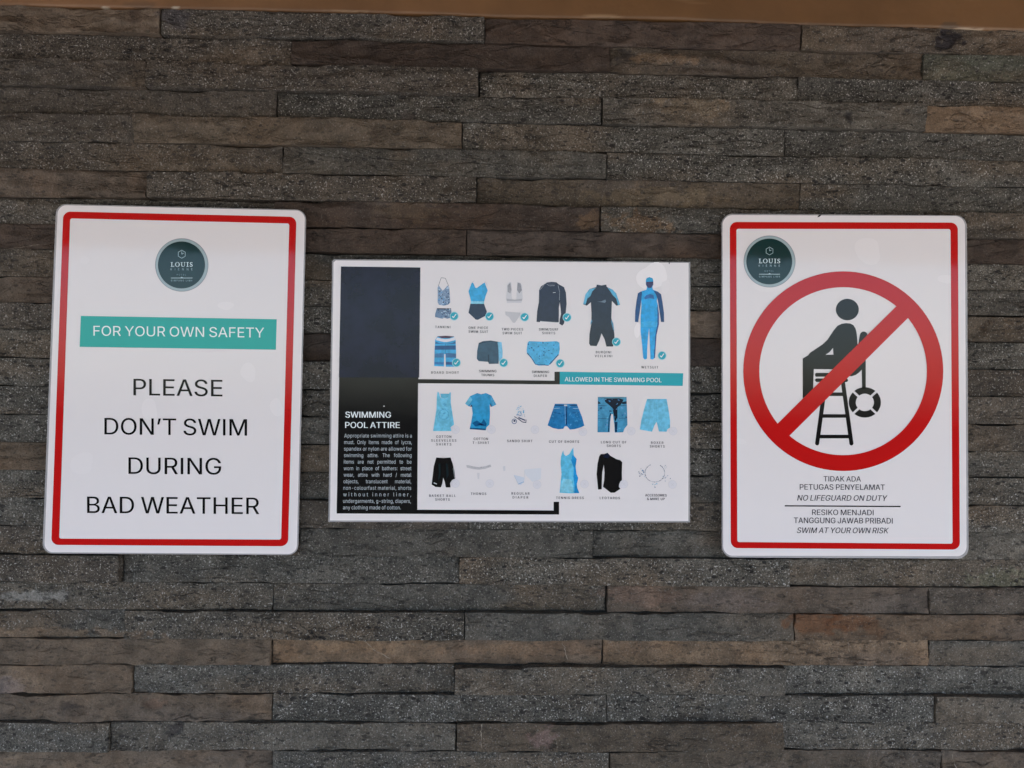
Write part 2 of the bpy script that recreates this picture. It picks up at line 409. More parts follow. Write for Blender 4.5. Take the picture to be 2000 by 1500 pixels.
# ------------------------------------------------------------------ brown painted beam over the wall
mb, tb, bb = new_mat('brown_beam_paint')
tc = N(tb, 'ShaderNodeTexCoord'); at = N(tb, 'ShaderNodeAttribute', attribute_name='stonecol')
nb = noise(tb, tc.outputs['Object'], 9, 5, 0.6)
cb_ = mixc(tb, 1.0, at.outputs['Color'], maprange_col(tb, nb, 0.3, 0.7, 0.86, 1.14), 'MULTIPLY')
mpb = N(tb, 'ShaderNodeMapping'); L(tb, tc.outputs['Object'], mpb.inputs[0]); mpb.inputs['Rotation'].default_value = (0, 0.9, 0); mpb.inputs['Scale'].default_value = (0.5, 1, 5)
nb2 = noise(tb, mpb.outputs[0], 14, 2, 0.4)
cb_ = mixc(tb, math_n(tb, 'MULTIPLY', maprange(tb, nb2, 0.68, 0.76), 0.30), cb_, (0.36, 0.22, 0.12))
L(tb, cb_, bb.inputs['Base Color']); bb.inputs['Roughness'].default_value = 0.5
bpb = N(tb, 'ShaderNodeBump'); bpb.inputs['Distance'].default_value = 0.002; L(tb, noise(tb, tc.outputs['Object'], 30, 4, 0.5), bpb.inputs['Height']); L(tb, bpb.outputs[0], bb.inputs['Normal'])
xs = np.linspace(-1.9, 1.9, 900); zs = np.linspace(0, 1, 16)
Xb, Vb = np.meshgrid(xs, zs)
lowz = 0.4766 + 0.0016 * (fbm(xs * 9, xs * 0, 4) - 0.5) * 2 + np.interp(xs, [0.10, 0.22, 0.34, 0.5, 0.62], [0.002, 0.0032, -0.001, 0.0, -0.001])
Zb = lowz[None, :] + (0.522 - lowz)[None, :] * Vb ** 1.5
depb = 0.0065 + (fbm(Xb * 7, Zb * 12, 3) - 0.5) * 0.002
depb -= np.clip(1 - (Zb - lowz[None, :]) / 0.003, 0, 1) ** 2 * 0.002
colb = np.empty(Xb.shape + (4,))
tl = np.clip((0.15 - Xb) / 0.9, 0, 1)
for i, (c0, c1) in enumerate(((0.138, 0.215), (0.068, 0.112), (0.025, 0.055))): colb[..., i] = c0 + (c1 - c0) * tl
for (a, b, rx, rz, c, st) in [(205, 17, 12, 3, (0.5, 0.42, 0.33), 0.9), (341, 15, 10, 3.5, (0.5, 0.43, 0.34), 0.9), (1760, 58, 60, 3, (0.42, 0.33, 0.24), 0.7),
        (1880, 57, 55, 2.5, (0.40, 0.31, 0.22), 0.7), (1180, 32, 50, 2.5, (0.3, 0.19, 0.1), 0.7), (1590, 52, 40, 6, (0.07, 0.04, 0.02), 0.6), (270, 10, 30, 8, (0.10, 0.06, 0.035), 0.6),
        (680, 22, 40, 2.0, (0.30, 0.19, 0.10), 0.6), (1850, 50, 20, 8, (0.06, 0.04, 0.025), 0.7), (8, 14, 10, 6, (0.10, 0.06, 0.035), 0.5), (1960, 60, 50, 2.5, (0.12, 0.07, 0.03), .6)]:
    mx, _, mz = ray(a, b, -0.006); rx *= DIST / FPX; rz *= DIST / FPX
    q = np.sqrt(((Xb - mx) / rx) ** 2 + ((Zb - mz) / rz) ** 2) + (fbm(Xb * 120, Zb * 120, 3) - 0.5)
    kf = np.clip((1.1 - q) / 0.3, 0, 1) * st
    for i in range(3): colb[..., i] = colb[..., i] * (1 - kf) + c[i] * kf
colb[..., 3] = 1
nr, nc = Xb.shape
Vv = np.stack([Xb, -depb, Zb], -1).reshape(-1, 3).tolist()
idg = np.arange(nr * nc).reshape(nr, nc)
Fb = np.stack([idg[:-1, :-1], idg[:-1, 1:], idg[1:, 1:], idg[1:, :-1]], -1).reshape(-1, 4).tolist()
n0 = len(Vv); Vv += [(x, 0.003, z) for x, z in zip(xs, lowz)]
Fb += [(i + 1, i, n0 + i, n0 + i + 1) for i in range(nc - 1)]
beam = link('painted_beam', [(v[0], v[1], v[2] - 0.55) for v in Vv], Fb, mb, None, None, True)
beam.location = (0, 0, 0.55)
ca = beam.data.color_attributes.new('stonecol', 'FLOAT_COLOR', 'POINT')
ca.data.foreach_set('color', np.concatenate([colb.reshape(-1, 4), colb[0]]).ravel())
tag(beam, 'brown painted beam with pale smears along the top edge of the stone wall', 'beam', 'thing')

# ------------------------------------------------------------------ printed signs
def lin(v):
    v /= 255.0
    return v / 12.92 if v <= 0.04045 else ((v + 0.055) / 1.055) ** 2.4
WHITE_SEEN = 0.62
def ink(r, g, b):
    """albedo of an ink that looks (r, g, b) in this light under the glossy film"""
    if max(r, g, b) - min(r, g, b) > 45: r, g, b = r * .93, g * .93, b * .93
    return tuple(min(0.85, max(0.006, (lin(c) - 0.015) * 0.80 / WHITE_SEEN)) for c in (r, g, b))
_inks = {}
def print_mat(rgb, rough=0.06, mottle=0.0, name='printed_ink'):
    key = (rgb, rough, mottle, name)
    if key in _inks: return _inks[key]
    m, t, b = new_mat(name)
    c = ink(*rgb)
    b.inputs['Base Color'].default_value = (*c, 1)
    b.inputs['Roughness'].default_value = rough; b.inputs['IOR'].default_value = 1.39
    ge = N(t, 'ShaderNodeNewGeometry')
    if mottle:
        n = noise(t, ge.outputs['Position'], 190 if name == 'printed_picture' else 30, 4, 0.6)
        L(t, mixc(t, 1.0, c, maprange_col(t, n, 0.3, 0.7, 1 - mottle, 1 + mottle), 'MULTIPLY'), b.inputs['Base Color'])
    # the film is never quite flat
    bp = N(t, 'ShaderNodeBump'); bp.inputs['Distance'].default_value = 0.0010; bp.inputs['Strength'].default_value = 0.5
    h = math_n(t, 'ADD', noise(t, ge.outputs['Position'], 9, 2, 0.4), math_n(t, 'MULTIPLY', noise(t, ge.outputs['Position'], 60, 2, 0.4), 0.05))
    L(t, h, bp.inputs['Height']); L(t, bp.outputs[0], b.inputs['Normal'])
    _inks[key] = m
    return m
mf, tf, bf = new_mat('clear_film_edge')
bf.inputs['Base Color'].default_value = (0.62, 0.60, 0.62, 1); bf.inputs['Roughness'].default_value = 0.12; bf.inputs['Alpha'].default_value = 0.42
FILM = mf
mf2, tf2, bf2 = new_mat('clear_dome_resin')
bf2.inputs['Base Color'].default_value = (0.40, 0.52, 0.55, 1); bf2.inputs['Roughness'].default_value = 0.03; bf2.inputs['Alpha'].default_value = 0.75
RESIN = mf2
WHITE = (204, 199, 200)
LAY = 0.00016
GLYPHS = json.loads(r'''{"A":[480,[[16,0,201,509,276,509,463,0,395,0,287,302,264,372,232,478,245,478,213,371,191,302,85,0],[110,142,110,199,370,199,370,142]]],"B":[456,[[60,0,60,509,241,509,289,504,329,491,359,469,381,442,394,410,398,374,395,344,387,320,356,286,315,267,315,262,339,257,363,245,385,227,402,203,414,173,418,136,413,100,400,67,377,39,344,18,301,4,247,0],[125,57,245,57,296,63,330,80,349,105,355,137,352,161,342,184,327,203,306,218,279,228,248,231,125,231],[125,285,238,285,288,296,308,309,323,326,333,348,336,372,330,403,313,429,283,446,240,452,125,452]]],"C":[510,[[267,-7,205,1,150,25,104,63,70,115,48,179,40,254,48,329,70,393,104,445,150,484,205,508,267,516,340,504,373,490,402,471,427,447,448,418,463,385,473,348,408,348,389,395,357,428,315,449,267,456,223,450,184,432,150,403,125,364,109,314,103,254,109,194,125,145,151,105,184,76,223,59,267,53,315,60,357,81,389,114,408,160,473,160,463,124,448,91,428,62,402,38,373,19,341,5,305,-4]]],"D":[502,[[219,0,96,0,96,57,215,57,272,63,318,81,354,110,379,149,394,198,399,255,394,312,379,361,354,399,320,428,275,446,221,452,93,452,93,509,225,509,294,501,353,478,399,441,433,391,455,329,462,255,455,181,433,119,398,68,351,31,291,8],[125,509,125,0,60,0,60,509]]],"E":[419,[[60,0,60,509,372,509,372,452,125,452,125,286,355,286,355,229,125,229,125,57,375,57,375,0]]],"F":[410,[[60,0,60,509,369,509,369,452,125,452,125,278,346,278,346,221,125,221,125,0]]],"G":[520,[[269,-7,205,1,149,25,104,64,69,116,47,179,40,254,47,329,69,393,103,445,149,484,203,508,265,516,304,513,340,504,374,489,403,469,429,445,449,416,465,384,474,349,408,349,387,393,356,427,315,448,265,456,222,450,183,432,150,404,125,364,109,314,103,254,109,194,125,145,151,105,184,76,224,59,269,53,309,57,345,71,374,93,396,123,410,160,415,202,434,199,283,199,283,256,478,256,478,200,471,141,451,91,419,50,377,19,326,0]]],"H":[517,[[60,0,60,509,125,509,125,289,392,289,392,509,457,509,457,0,392,0,392,232,125,232,125,0]]],"I":[190,[[62,0,62,509,128,509,128,0]]],"J":[396,[[185,-7,124,3,75,33,44,81,33,145,33,173,98,173,98,145,104,104,122,74,149,56,185,50,220,56,248,74,266,104,272,145,272,509,336,509,336,145,326,81,294,33,246,3]]],"K":[467,[[104,145,104,216,139,261,174,303,212,344,364,509,448,509,231,276,228,276],[60,0,60,509,125,509,125,334,124,225,125,193,125,0],[372,0,188,259,228,309,449,0]]],"L":[393,[[60,0,60,509,125,509,125,57,361,57,361,0]]],"M":[628,[[60,0,60,509,152,509,277,187,287,159,299,123,311,84,322,49,307,49,318,83,330,121,342,158,352,187,476,509,568,509,568,0,504,0,504,291,504,327,505,369,506,413,507,457,513,457,498,409,482,363,467,322,456,291,342,0,286,0,170,291,159,321,145,361,129,408,112,457,119,457,120,416,121,372,122,328,122,291,122,0]]],"N":[523,[[60,0,60,509,136,509,343,183,363,151,388,107,414,55,405,54,401,108,399,157,399,195,399,509,463,509,463,0,387,0,202,290,177,331,148,381,108,452,119,454,122,384,124,328,125,291,125,0]]],"O":[533,[[267,-7,205,1,150,25,105,63,70,115,48,179,40,254,48,329,70,393,105,445,150,484,205,508,267,516,329,508,384,484,429,445,464,393,486,329,493,254,486,179,464,115,429,63,384,25,329,1],[267,53,310,59,349,76,383,105,408,144,425,194,430,254,425,314,408,365,383,404,349,433,310,450,267,456,223,450,184,433,151,404,125,364,109,314,103,254,109,194,125,144,151,105,184,76,223,59]]],"P":[445,[[60,0,60,509,235,509,289,503,332,487,366,462,390,430,404,391,409,348,404,304,390,265,366,233,332,207,289,191,235,186,109,186,109,242,233,242,269,246,297,256,318,272,333,294,342,319,344,348,342,376,333,402,318,423,297,439,268,449,232,452,125,452,125,0]]],"Q":[533,[[245,159,313,159,369,85,384,65,468,-48,401,-48,346,27,331,46],[267,-7,205,1,150,25,105,63,70,115,48,179,40,254,48,329,70,393,105,445,150,484,205,508,267,516,329,508,384,484,429,445,464,393,486,329,493,254,486,179,464,115,429,63,384,25,329,1],[267,53,310,59,349,76,383,105,408,144,425,194,430,254,425,314,408,365,383,404,349,433,310,450,267,456,223,450,184,433,151,404,125,364,109,314,103,254,109,194,125,144,151,105,184,76,223,59]]],"R":[449,[[60,0,60,509,236,509,290,504,333,489,367,465,390,433,405,395,409,352,405,309,390,271,367,240,333,217,289,203,236,198,96,198,96,255,234,255,269,258,298,267,319,281,334,300,342,324,345,352,342,380,334,405,319,425,298,440,269,449,233,452,125,452,125,0],[353,0,230,229,303,229,428,0]]],"S":[447,[[224,-9,172,-4,128,9,91,31,64,60,46,96,38,137,104,137,110,110,123,88,142,71,166,59,224,49,257,52,286,60,311,74,329,92,341,114,346,139,342,161,332,179,296,205,245,222,184,239,128,260,86,289,60,326,52,372,58,413,75,448,102,476,138,498,180,511,227,516,275,511,316,498,351,476,377,449,394,415,401,378,337,378,326,412,302,437,267,453,225,459,194,456,167,448,145,435,129,418,118,398,115,376,119,352,131,334,169,308,212,293,264,279,312,264,359,238,395,198,405,171,408,139,403,99,386,64,360,34,323,11,278,-4]]],"T":[449,[[32,452,32,509,417,509,417,452,257,452,257,0,193,0,193,452]]],"U":[517,[[259,-8,203,-2,154,15,114,43,85,80,66,124,60,173,60,509,124,509,124,178,128,144,141,113,160,87,187,68,220,56,259,52,298,56,331,68,357,87,377,113,389,144,393,178,393,509,457,509,457,173,451,124,433,80,403,43,363,15,315,-2]]],"V":[480,[[204,0,16,509,84,509,192,206,215,137,248,31,235,31,267,138,290,206,395,509,463,509,278,0]]],"W":[686,[[155,0,16,509,82,509,163,196,175,145,187,94,197,40,189,40,200,94,211,145,224,196,306,509,380,509,462,196,474,145,486,94,497,40,488,40,499,94,510,145,523,196,603,509,670,509,530,0,455,0,368,323,351,391,336,475,350,475,335,395,318,323,230,0]]],"X":[474,[[18,0,217,284,217,236,29,509,104,509,178,400,204,361,223,329,243,292,232,292,252,329,272,361,298,400,374,509,446,509,259,239,259,287,456,0,382,0,292,129,268,165,250,195,230,231,244,231,225,196,206,166,182,129,91,0]]],"Y":[472,[[203,0,203,208,16,509,91,509,192,344,222,292,250,230,224,230,251,293,280,344,381,509,455,509,268,208,268,0]]],"Z":[438,[[42,0,42,46,273,385,306,431,341,476,348,454,285,452,223,452,40,452,40,509,397,509,397,462,169,129,134,81,97,33,90,54,152,57,214,57,399,57,399,0]]],"a":[389,[[160,-9,126,-5,94,5,68,22,48,45,35,73,30,108,34,138,43,161,58,179,78,193,125,211,178,220,234,227,265,235,273,243,276,255,276,257,267,297,240,322,196,331,149,322,118,301,100,274,41,291,57,322,79,346,104,364,133,375,194,384,239,379,286,360,306,343,322,320,333,290,337,251,337,0,277,0,277,52,272,52,252,25,215,1],[170,45,202,49,228,59,248,74,263,93,272,115,276,138,276,190,259,182,231,176,200,171,175,168,134,159,103,139,95,124,92,105,102,72,130,52]]],"b":[424,[[229,-8,198,-5,172,4,138,31,118,59,112,59,112,0,53,0,53,509,114,509,114,319,118,319,137,346,171,373,197,381,229,384,274,378,313,361,345,332,370,293,385,245,390,189,385,133,370,84,346,45,313,16,274,-2],[220,47,253,51,279,66,301,88,316,117,325,151,328,189,325,227,316,261,301,290,280,311,253,325,220,330,188,325,161,312,140,291,125,263,116,229,113,189,116,150,125,115,140,86,162,65,188,51]]],"c":[396,[[207,-8,159,-2,117,16,82,46,56,85,40,133,34,187,40,243,56,291,82,330,117,360,159,378,207,384,260,377,305,356,340,322,362,277,303,262,290,289,270,311,242,325,207,330,173,325,145,310,124,287,108,258,99,224,96,187,99,151,108,117,124,89,145,66,173,51,207,46,243,52,271,66,292,89,304,117,363,102,341,56,306,21,261,-1]]],"d":[424,[[195,-8,151,-2,111,16,79,45,55,84,39,133,34,189,39,245,55,293,79,332,112,361,151,378,196,384,228,381,253,373,287,346,306,319,311,319,311,509,372,509,372,0,313,0,313,59,307,59,287,31,252,4,227,-5],[205,47,236,51,263,65,284,86,299,115,309,150,312,189,309,229,300,263,284,291,263,312,237,325,205,330,172,325,145,311,124,290,108,261,99,227,96,189,99,151,109,117,124,88,145,66,172,51]]],"e":[404,[[212,-8,161,-2,117,16,82,46,56,85,40,132,34,187,39,242,55,290,81,329,115,359,157,378,205,384,266,374,294,361,319,341,341,315,357,282,368,242,371,194,371,169,75,169,75,221,338,221,310,202,307,237,298,269,283,294,263,314,237,326,205,330,173,326,146,313,125,294,109,270,99,241,96,211,96,178,100,139,110,106,128,80,151,61,179,50,212,46,254,53,285,73,306,105,365,91,353,63,335,39,311,19,283,4,249,-5]]],"f":[254,[[228,379,228,327,6,327,6,379],[81,0,81,432,84,461,96,486,113,505,135,519,187,530,222,527,243,521,227,468,215,472,195,474,171,470,154,460,145,443,142,419,142,0]]],"g":[425,[[207,-151,168,-148,134,-140,82,-110,51,-69,101,-41,122,-66,154,-88,207,-97,249,-92,282,-75,304,-47,311,-6,311,68,306,68,287,41,252,16,227,8,195,5,152,10,113,27,80,53,55,90,39,136,34,191,39,246,55,293,80,332,112,361,152,378,196,384,228,382,253,373,288,346,308,319,313,319,313,379,372,379,372,-9,367,-54,350,-90,324,-117,291,-136,251,-147],[205,59,237,63,264,75,285,95,300,121,309,154,312,193,309,231,300,264,285,291,264,312,237,325,205,330,172,325,145,312,124,290,109,262,99,229,96,193,99,155,109,123,124,96,145,76,172,63]]],"h":[410,[[114,227,114,0,53,0,53,509,114,509,114,287,102,287,124,332,152,362,187,379,227,384,264,380,295,369,321,349,341,321,353,285,357,240,357,0,296,0,296,235,290,275,273,304,246,323,210,329,184,326,161,317,141,303,126,283,117,257]]],"i":[167,[[53,0,53,379,114,379,114,0],[84,443,67,446,54,455,44,468,41,483,44,499,54,512,67,521,84,524,100,521,114,512,123,499,126,483,123,468,114,455,100,446]]],"j":[167,[[53,379,114,379,114,-30,111,-63,102,-90,86,-113,65,-129,37,-139,4,-143,-10,-143,-10,-87,2,-87,25,-83,40,-72,50,-54,53,-29],[83,443,67,446,53,455,44,468,41,483,44,499,53,512,67,521,83,524,100,521,114,512,123,499,126,483,123,468,114,455,100,446]]],"k":[381,[[110,137,110,212,121,212,284,379,360,379,184,199,177,199],[53,0,53,509,114,509,114,0],[294,0,148,186,191,229,372,0]]],"l":[189,[[139,-2,101,3,74,20,58,47,53,84,53,509,114,509,114,99,120,62,130,54,146,52,160,53,170,54,181,3,162,-1]]],"m":[610,[[53,0,53,379,112,379,112,295,108,295,118,323,132,346,172,376,219,386,257,380,287,361,309,331,321,295,312,295,322,321,337,343,381,375,437,386,468,383,497,372,522,354,541,328,553,296,557,255,557,0,496,0,496,254,490,289,473,313,447,326,419,330,395,328,374,320,345,290,335,247,335,0,274,0,274,260,269,288,253,311,229,326,199,330,158,320,140,307,126,289,117,266,114,238,114,0]]],"n":[410,[[114,227,114,0,53,0,53,379,112,379,112,287,102,287,124,332,152,362,187,379,227,384,264,380,295,369,321,349,341,321,353,285,357,240,357,0,296,0,296,235,290,275,273,304,246,323,210,329,184,326,161,317,141,303,126,283,117,257]]],"o":[415,[[207,-8,159,-2,117,16,82,46,56,85,40,133,34,187,40,243,56,291,82,330,117,360,159,378,207,384,256,378,299,360,333,330,359,291,376,243,381,187,376,133,359,85,333,46,299,16,256,-2],[207,46,242,51,270,66,292,89,307,117,316,151,319,187,316,224,307,258,292,287,270,310,242,325,207,330,173,325,145,310,124,287,108,258,99,224,96,187,99,151,108,117,124,89,145,66,173,51]]],"p":[424,[[53,-143,53,379,112,379,112,319,118,319,137,346,171,373,197,381,229,384,274,378,313,361,345,332,370,293,385,245,390,189,385,133,370,84,346,45,313,16,274,-2,229,-8,198,-5,173,4,138,31,118,59,114,59,114,-143],[220,47,253,51,279,66,301,88,316,117,325,151,328,189,325,227,316,261,301,290,280,311,253,325,220,330,188,325,161,312,140,291,125,263,116,229,113,189,116,150,125,115,140,86,162,65,188,51]]],"q":[424,[[372,-143,311,-143,311,59,306,59,287,31,252,4,227,-5,195,-8,151,-2,111,16,79,45,55,84,39,133,34,189,39,245,55,293,79,332,112,361,151,378,196,384,228,381,253,373,287,346,307,319,313,319,313,379,372,379],[205,47,236,51,263,65,284,86,299,115,309,150,312,189,309,229,300,263,284,291,263,312,237,325,205,330,172,325,145,311,124,290,108,261,99,227,96,189,99,151,109,117,124,88,145,66,172,51]]],"r":[259,[[53,0,53,379,112,379,112,321,115,321,130,347,152,367,181,380,213,385,229,384,243,384,243,322,230,324,207,326,182,323,159,315,140,301,126,284,117,262,114,237,114,0]]],"s":[365,[[182,-8,145,-5,112,3,84,18,62,38,45,63,36,94,94,107,105,79,124,60,150,49,181,45,217,50,244,62,262,81,268,103,265,121,254,136,237,147,212,155,149,170,104,186,72,208,53,237,47,274,51,305,65,332,87,354,115,370,149,381,187,384,223,381,254,372,279,358,299,339,324,290,268,277,258,298,243,316,219,328,187,333,156,329,131,317,114,299,109,277,112,258,124,243,172,223,229,209,275,194,306,171,325,142,331,107,326,75,312,47,290,24,260,6,223,-5]]],"t":[227,[[204,379,204,327,6,327,6,379],[65,471,126,471,126,98,128,76,136,61,150,53,170,50,185,51,202,54,213,2,192,-3,168,-4,125,2,92,21,72,52,65,93]]],"u":[410,[[182,-5,146,-1,115,11,89,31,69,59,57,95,53,139,53,379,114,379,114,144,119,105,137,75,164,56,200,50,226,53,249,62,268,77,283,97,293,122,296,153,296,379,357,379,357,0,298,0,298,92,307,92,286,47,257,17,222,0]]],"v":[389,[[163,0,17,379,84,379,165,155,187,87,206,21,184,21,203,87,224,155,305,379,371,379,226,0]]],"w":[567,[[138,0,23,379,87,379,133,214,154,137,175,41,165,41,186,135,206,214,252,379,316,379,362,214,382,136,402,41,391,41,413,135,434,214,480,379,545,379,429,0,368,0,319,172,305,225,291,280,277,338,291,338,277,280,263,225,248,172,199,0]]],"x":[379,[[21,0,171,218,171,171,29,379,100,379,147,306,179,253,207,206,175,206,202,253,233,306,282,379,352,379,209,169,209,214,358,0,287,0,231,85,200,136,173,182,205,182,178,136,148,85,91,0]]],"y":[389,[[47,-139,61,-86,71,-87,104,-89,130,-74,151,-36,163,-1,17,379,84,379,165,155,187,87,206,21,184,21,202,87,224,155,305,379,371,379,204,-58,177,-107,139,-136,91,-145,65,-143]]],"z":[380,[[42,0,42,46,254,320,254,323,48,323,48,379,333,379,333,331,126,60,126,56,339,56,339,0]]],".":[188,[[95,-4,78,-1,63,9,53,24,50,41,53,59,63,73,78,83,95,87,113,83,128,73,138,59,141,41,138,24,128,9,113,-1]]],",":[188,[[38,-119,68,71,137,71,84,-119]]],":":[188,[[95,-4,78,-1,63,9,53,24,50,41,53,59,63,73,78,83,95,87,113,83,128,73,138,59,141,41,138,24,128,9,113,-1],[95,271,78,274,63,284,53,299,50,316,53,334,63,349,78,359,95,362,113,359,128,349,138,334,141,316,138,299,128,284,113,274]]],"'":[206,[[78,318,70,509,136,509,128,318]]],"’":[177,[[52,318,82,509,151,509,98,318]]],"-":[453,[[337,244,337,188,114,188,114,244]]],"/":[249,[[235,533,71,-76,14,-76,178,533]]],"&":[448,[[197,-7,150,-2,110,12,78,34,54,62,39,96,34,133,37,163,47,189,85,235,140,279,216,335,237,352,255,375,262,405,258,427,245,445,226,457,201,461,168,453,145,431,137,399,145,363,169,327,204,284,438,0,364,0,171,231,121,293,87,344,78,370,75,398,79,430,91,458,109,481,134,499,165,510,200,513,235,510,266,499,290,482,308,459,320,433,324,404,315,362,291,325,256,293,154,217,110,174,100,154,97,131,100,108,109,87,124,70,143,57,166,49,193,46,223,50,251,59,301,95,321,121,336,151,346,186,349,224,408,224,405,180,397,144,371,92,345,62,333,47,305,23,271,7,234,-3]]]}''')
CAP = 509.0

class Sheet:
    def __init__(s, root, y): s.root = root; s.y = y
    def pt(s, p, layer): return ray(p[0], p[1], s.y - layer * LAY)
    def mesh(s, name, polys, layer=1.0, label=None, parent=None):
        """polys: list of (outline, holes, colour or material[, extra layer])"""
        verts, faces, fm, mats = [], [], [], []
        for q in polys:
            outl, holes, mat = q[0], q[1], q[2]; ex = q[3] if len(q) > 3 else 0
            if isinstance(mat, tuple): mat = print_mat(mat)
            if mat not in mats: mats.append(mat)
            if len(q) > 4:
                o = len(verts); verts += [s.pt(p, layer + ex) for p in outl]
                for f in holes:
                    a, b, c = (outl[i] for i in f[:3])
                    ar = (b[0] - a[0]) * (c[1] - a[1]) - (b[1] - a[1]) * (c[0] - a[0])
                    faces.append(tuple(o + i for i in (f if ar < 0 else f[::-1]))); fm.append(mats.index(mat))
                continue
            rings = [outl] + list(holes or [])
            vl = [[Vector((a, -b, 0)) for a, b in r] for r in rings]
            tris = tessellate_polygon(vl)
            flat = [p for r in rings for p in r]
            o = len(verts); verts += [s.pt(p, layer + ex) for p in flat]
            for t_ in tris:
                a, b, c = (flat[i] for i in t_)
                area = (b[0] - a[0]) * (c[1] - a[1]) - (b[1] - a[1]) * (c[0] - a[0])
                if abs(area) < 1e-6: continue
                faces.append(tuple(o + i for i in (t_ if area < 0 else t_[::-1]))); fm.append(mats.index(mat))
        ob = link(name, verts, faces, mats, parent or s.root, fm)
        if label: ob['label'] = label
        return ob
    def text(s, name, txt, x0, x1, yb0, yb1, cap, col, layer=2.0, bold=0.0, slant=0.0, track=None, wordfit=False):
        """one line of lettering from x0 to x1 on the baseline yb0..yb1"""
        sy = cap / CAP
        adv = [GLYPHS[c][0] if c != ' ' else 150 for c in txt]
        lsb = min(GLYPHS[txt[0]][1][0][0::2]); last = GLYPHS[txt[-1]]
        rsb = last[0] - max(max(c[0::2]) for c in last[1])
        tot = sum(adv) - lsb - rsb
        W = x1 - x0
        if track is None: sx = W / tot; tr = 0.0; wsp = 0
        else:
            sx = sy * track; rest = W - tot * sx
            if wordfit: tr = 0; wsp = rest / max(1, txt.count(' '))
            else: tr = rest / (len(txt) - 1); wsp = 0
        polys = []; x = -lsb * sx
        for ch, a in zip(txt, adv):
            if ch != ' ':
                gv, gf = glyph_tris(ch)
                pts = []
                for u_, v_ in gv:
                    gx = x + u_ * sx + v_ * sy * slant
                    pts.append((x0 + gx, yb0 + (yb1 - yb0) * gx / W - v_ * sy))
                polys.append((pts, gf, col, 0, 'tri'))
                if bold: polys.append(([(p[0] + bold, p[1]) for p in pts], gf, col, 0.12, 'tri'))
            x += a * sx + tr + (wsp if ch == ' ' else 0)
        return polys

def area(c):
    return sum(c[i] * c[(i + 3) % len(c)] - c[(i + 2) % len(c)] * c[i + 1] for i in range(0, len(c), 2)) / 2
_gt = {}
def glyph_tris(ch):
    if ch in _gt: return _gt[ch]
    vs, es = [], []
    for c in GLYPHS[ch][1]:
        o = len(vs); n = len(c) // 2
        vs += [Vector((c[2 * i], c[2 * i + 1])) for i in range(n)]
        es += [(o + i, o + (i + 1) % n) for i in range(n)]
    v2, _, f2, *_r = delaunay_2d_cdt(vs, es, [], 0, 1e-4)
    def wind(x, y):
        w_ = 0
        for c in GLYPHS[ch][1]:
            n = len(c) // 2
            for i in range(n):
                x1, y1, x2, y2 = c[2 * i], c[2 * i + 1], c[(2 * i + 2) % (2 * n)], c[(2 * i + 3) % (2 * n)]
                s_ = (x2 - x1) * (y - y1) - (x - x1) * (y2 - y1)
                if y1 <= y < y2 and s_ > 0: w_ += 1
                elif y2 <= y < y1 and s_ < 0: w_ -= 1
        return w_
    keep = []
    for f in f2:
        cx = sum(v2[i][0] for i in f) / len(f); cy = sum(v2[i][1] for i in f) / len(f)
        if wind(cx, cy): keep.append(tuple(f))
    _gt[ch] = ([(v[0], v[1]) for v in v2], keep)
    return _gt[ch]
_gg = {}
def inside(p, c):
    r = False; n = len(c) // 2
    for i in range(n):
        x1, y1, x2, y2 = c[2 * i], c[2 * i + 1], c[(2 * i + 2) % len(c)], c[(2 * i + 3) % len(c)]
        if (y1 > p[1]) != (y2 > p[1]) and p[0] < (x2 - x1) * (p[1] - y1) / (y2 - y1) + x1: r = not r
    return r
def glyph_groups(ch):
    if ch in _gg: return _gg[ch]
    cs = sorted(GLYPHS[ch][1], key=lambda c: -abs(area(c))); groups = []
    for c in cs:
        for g in groups:
            if inside((c[0], c[1]), g[0]) and area(c) * area(g[0]) < 0: g.append(c); break
        else: groups.append([c])
    _gg[ch] = groups
    return groups

def circ(cx, cy, rx, ry=None, n=48, a0=0, a1=360):
    ry = ry or rx
    full = abs(a1 - a0) >= 360
    return [(cx + rx * math.cos(math.radians(a0 + (a1 - a0) * i / n)), cy + ry * math.sin(math.radians(a0 + (a1 - a0) * i / n))) for i in range(n + (0 if full else 1))]
def rquad(c, r, n=8):
    """quad c (TL, TR, BR, BL) with rounded corners"""
    out = []
    for i in range(4):
        p = Vector(c[i]); a = Vector(c[i - 1]) - p; b = Vector(c[(i + 1) % 4]) - p
        a.normalize(); b.normalize()
        p0 = p + a * r; p2 = p + b * r
        for k in range(n + 1):
            t_ = k / n; th = t_ * math.pi / 2
            # circular corner in the skewed frame
            q = p + a * r * (1 - math.sin(th)) + b * r * (1 - math.cos(th))
            out.append((q.x, q.y))
    return out
def line(a, b, wd):
    dx, dy = b[0] - a[0], b[1] - a[1]; l = math.hypot(dx, dy) or 1; nx_, ny_ = -dy / l * wd / 2, dx / l * wd / 2
    return [(a[0] + nx_, a[1] + ny_), (b[0] + nx_, b[1] + ny_), (b[0] - nx_, b[1] - ny_), (a[0] - nx_, a[1] - ny_)]
def capsule(a, b, wd, n=8):
    ang = math.degrees(math.atan2(b[1] - a[1], b[0] - a[0])); r = wd / 2
    return circ(a[0], a[1], r, n=n, a0=ang + 90, a1=ang + 270) + circ(b[0], b[1], r, n=n, a0=ang - 90, a1=ang + 90)
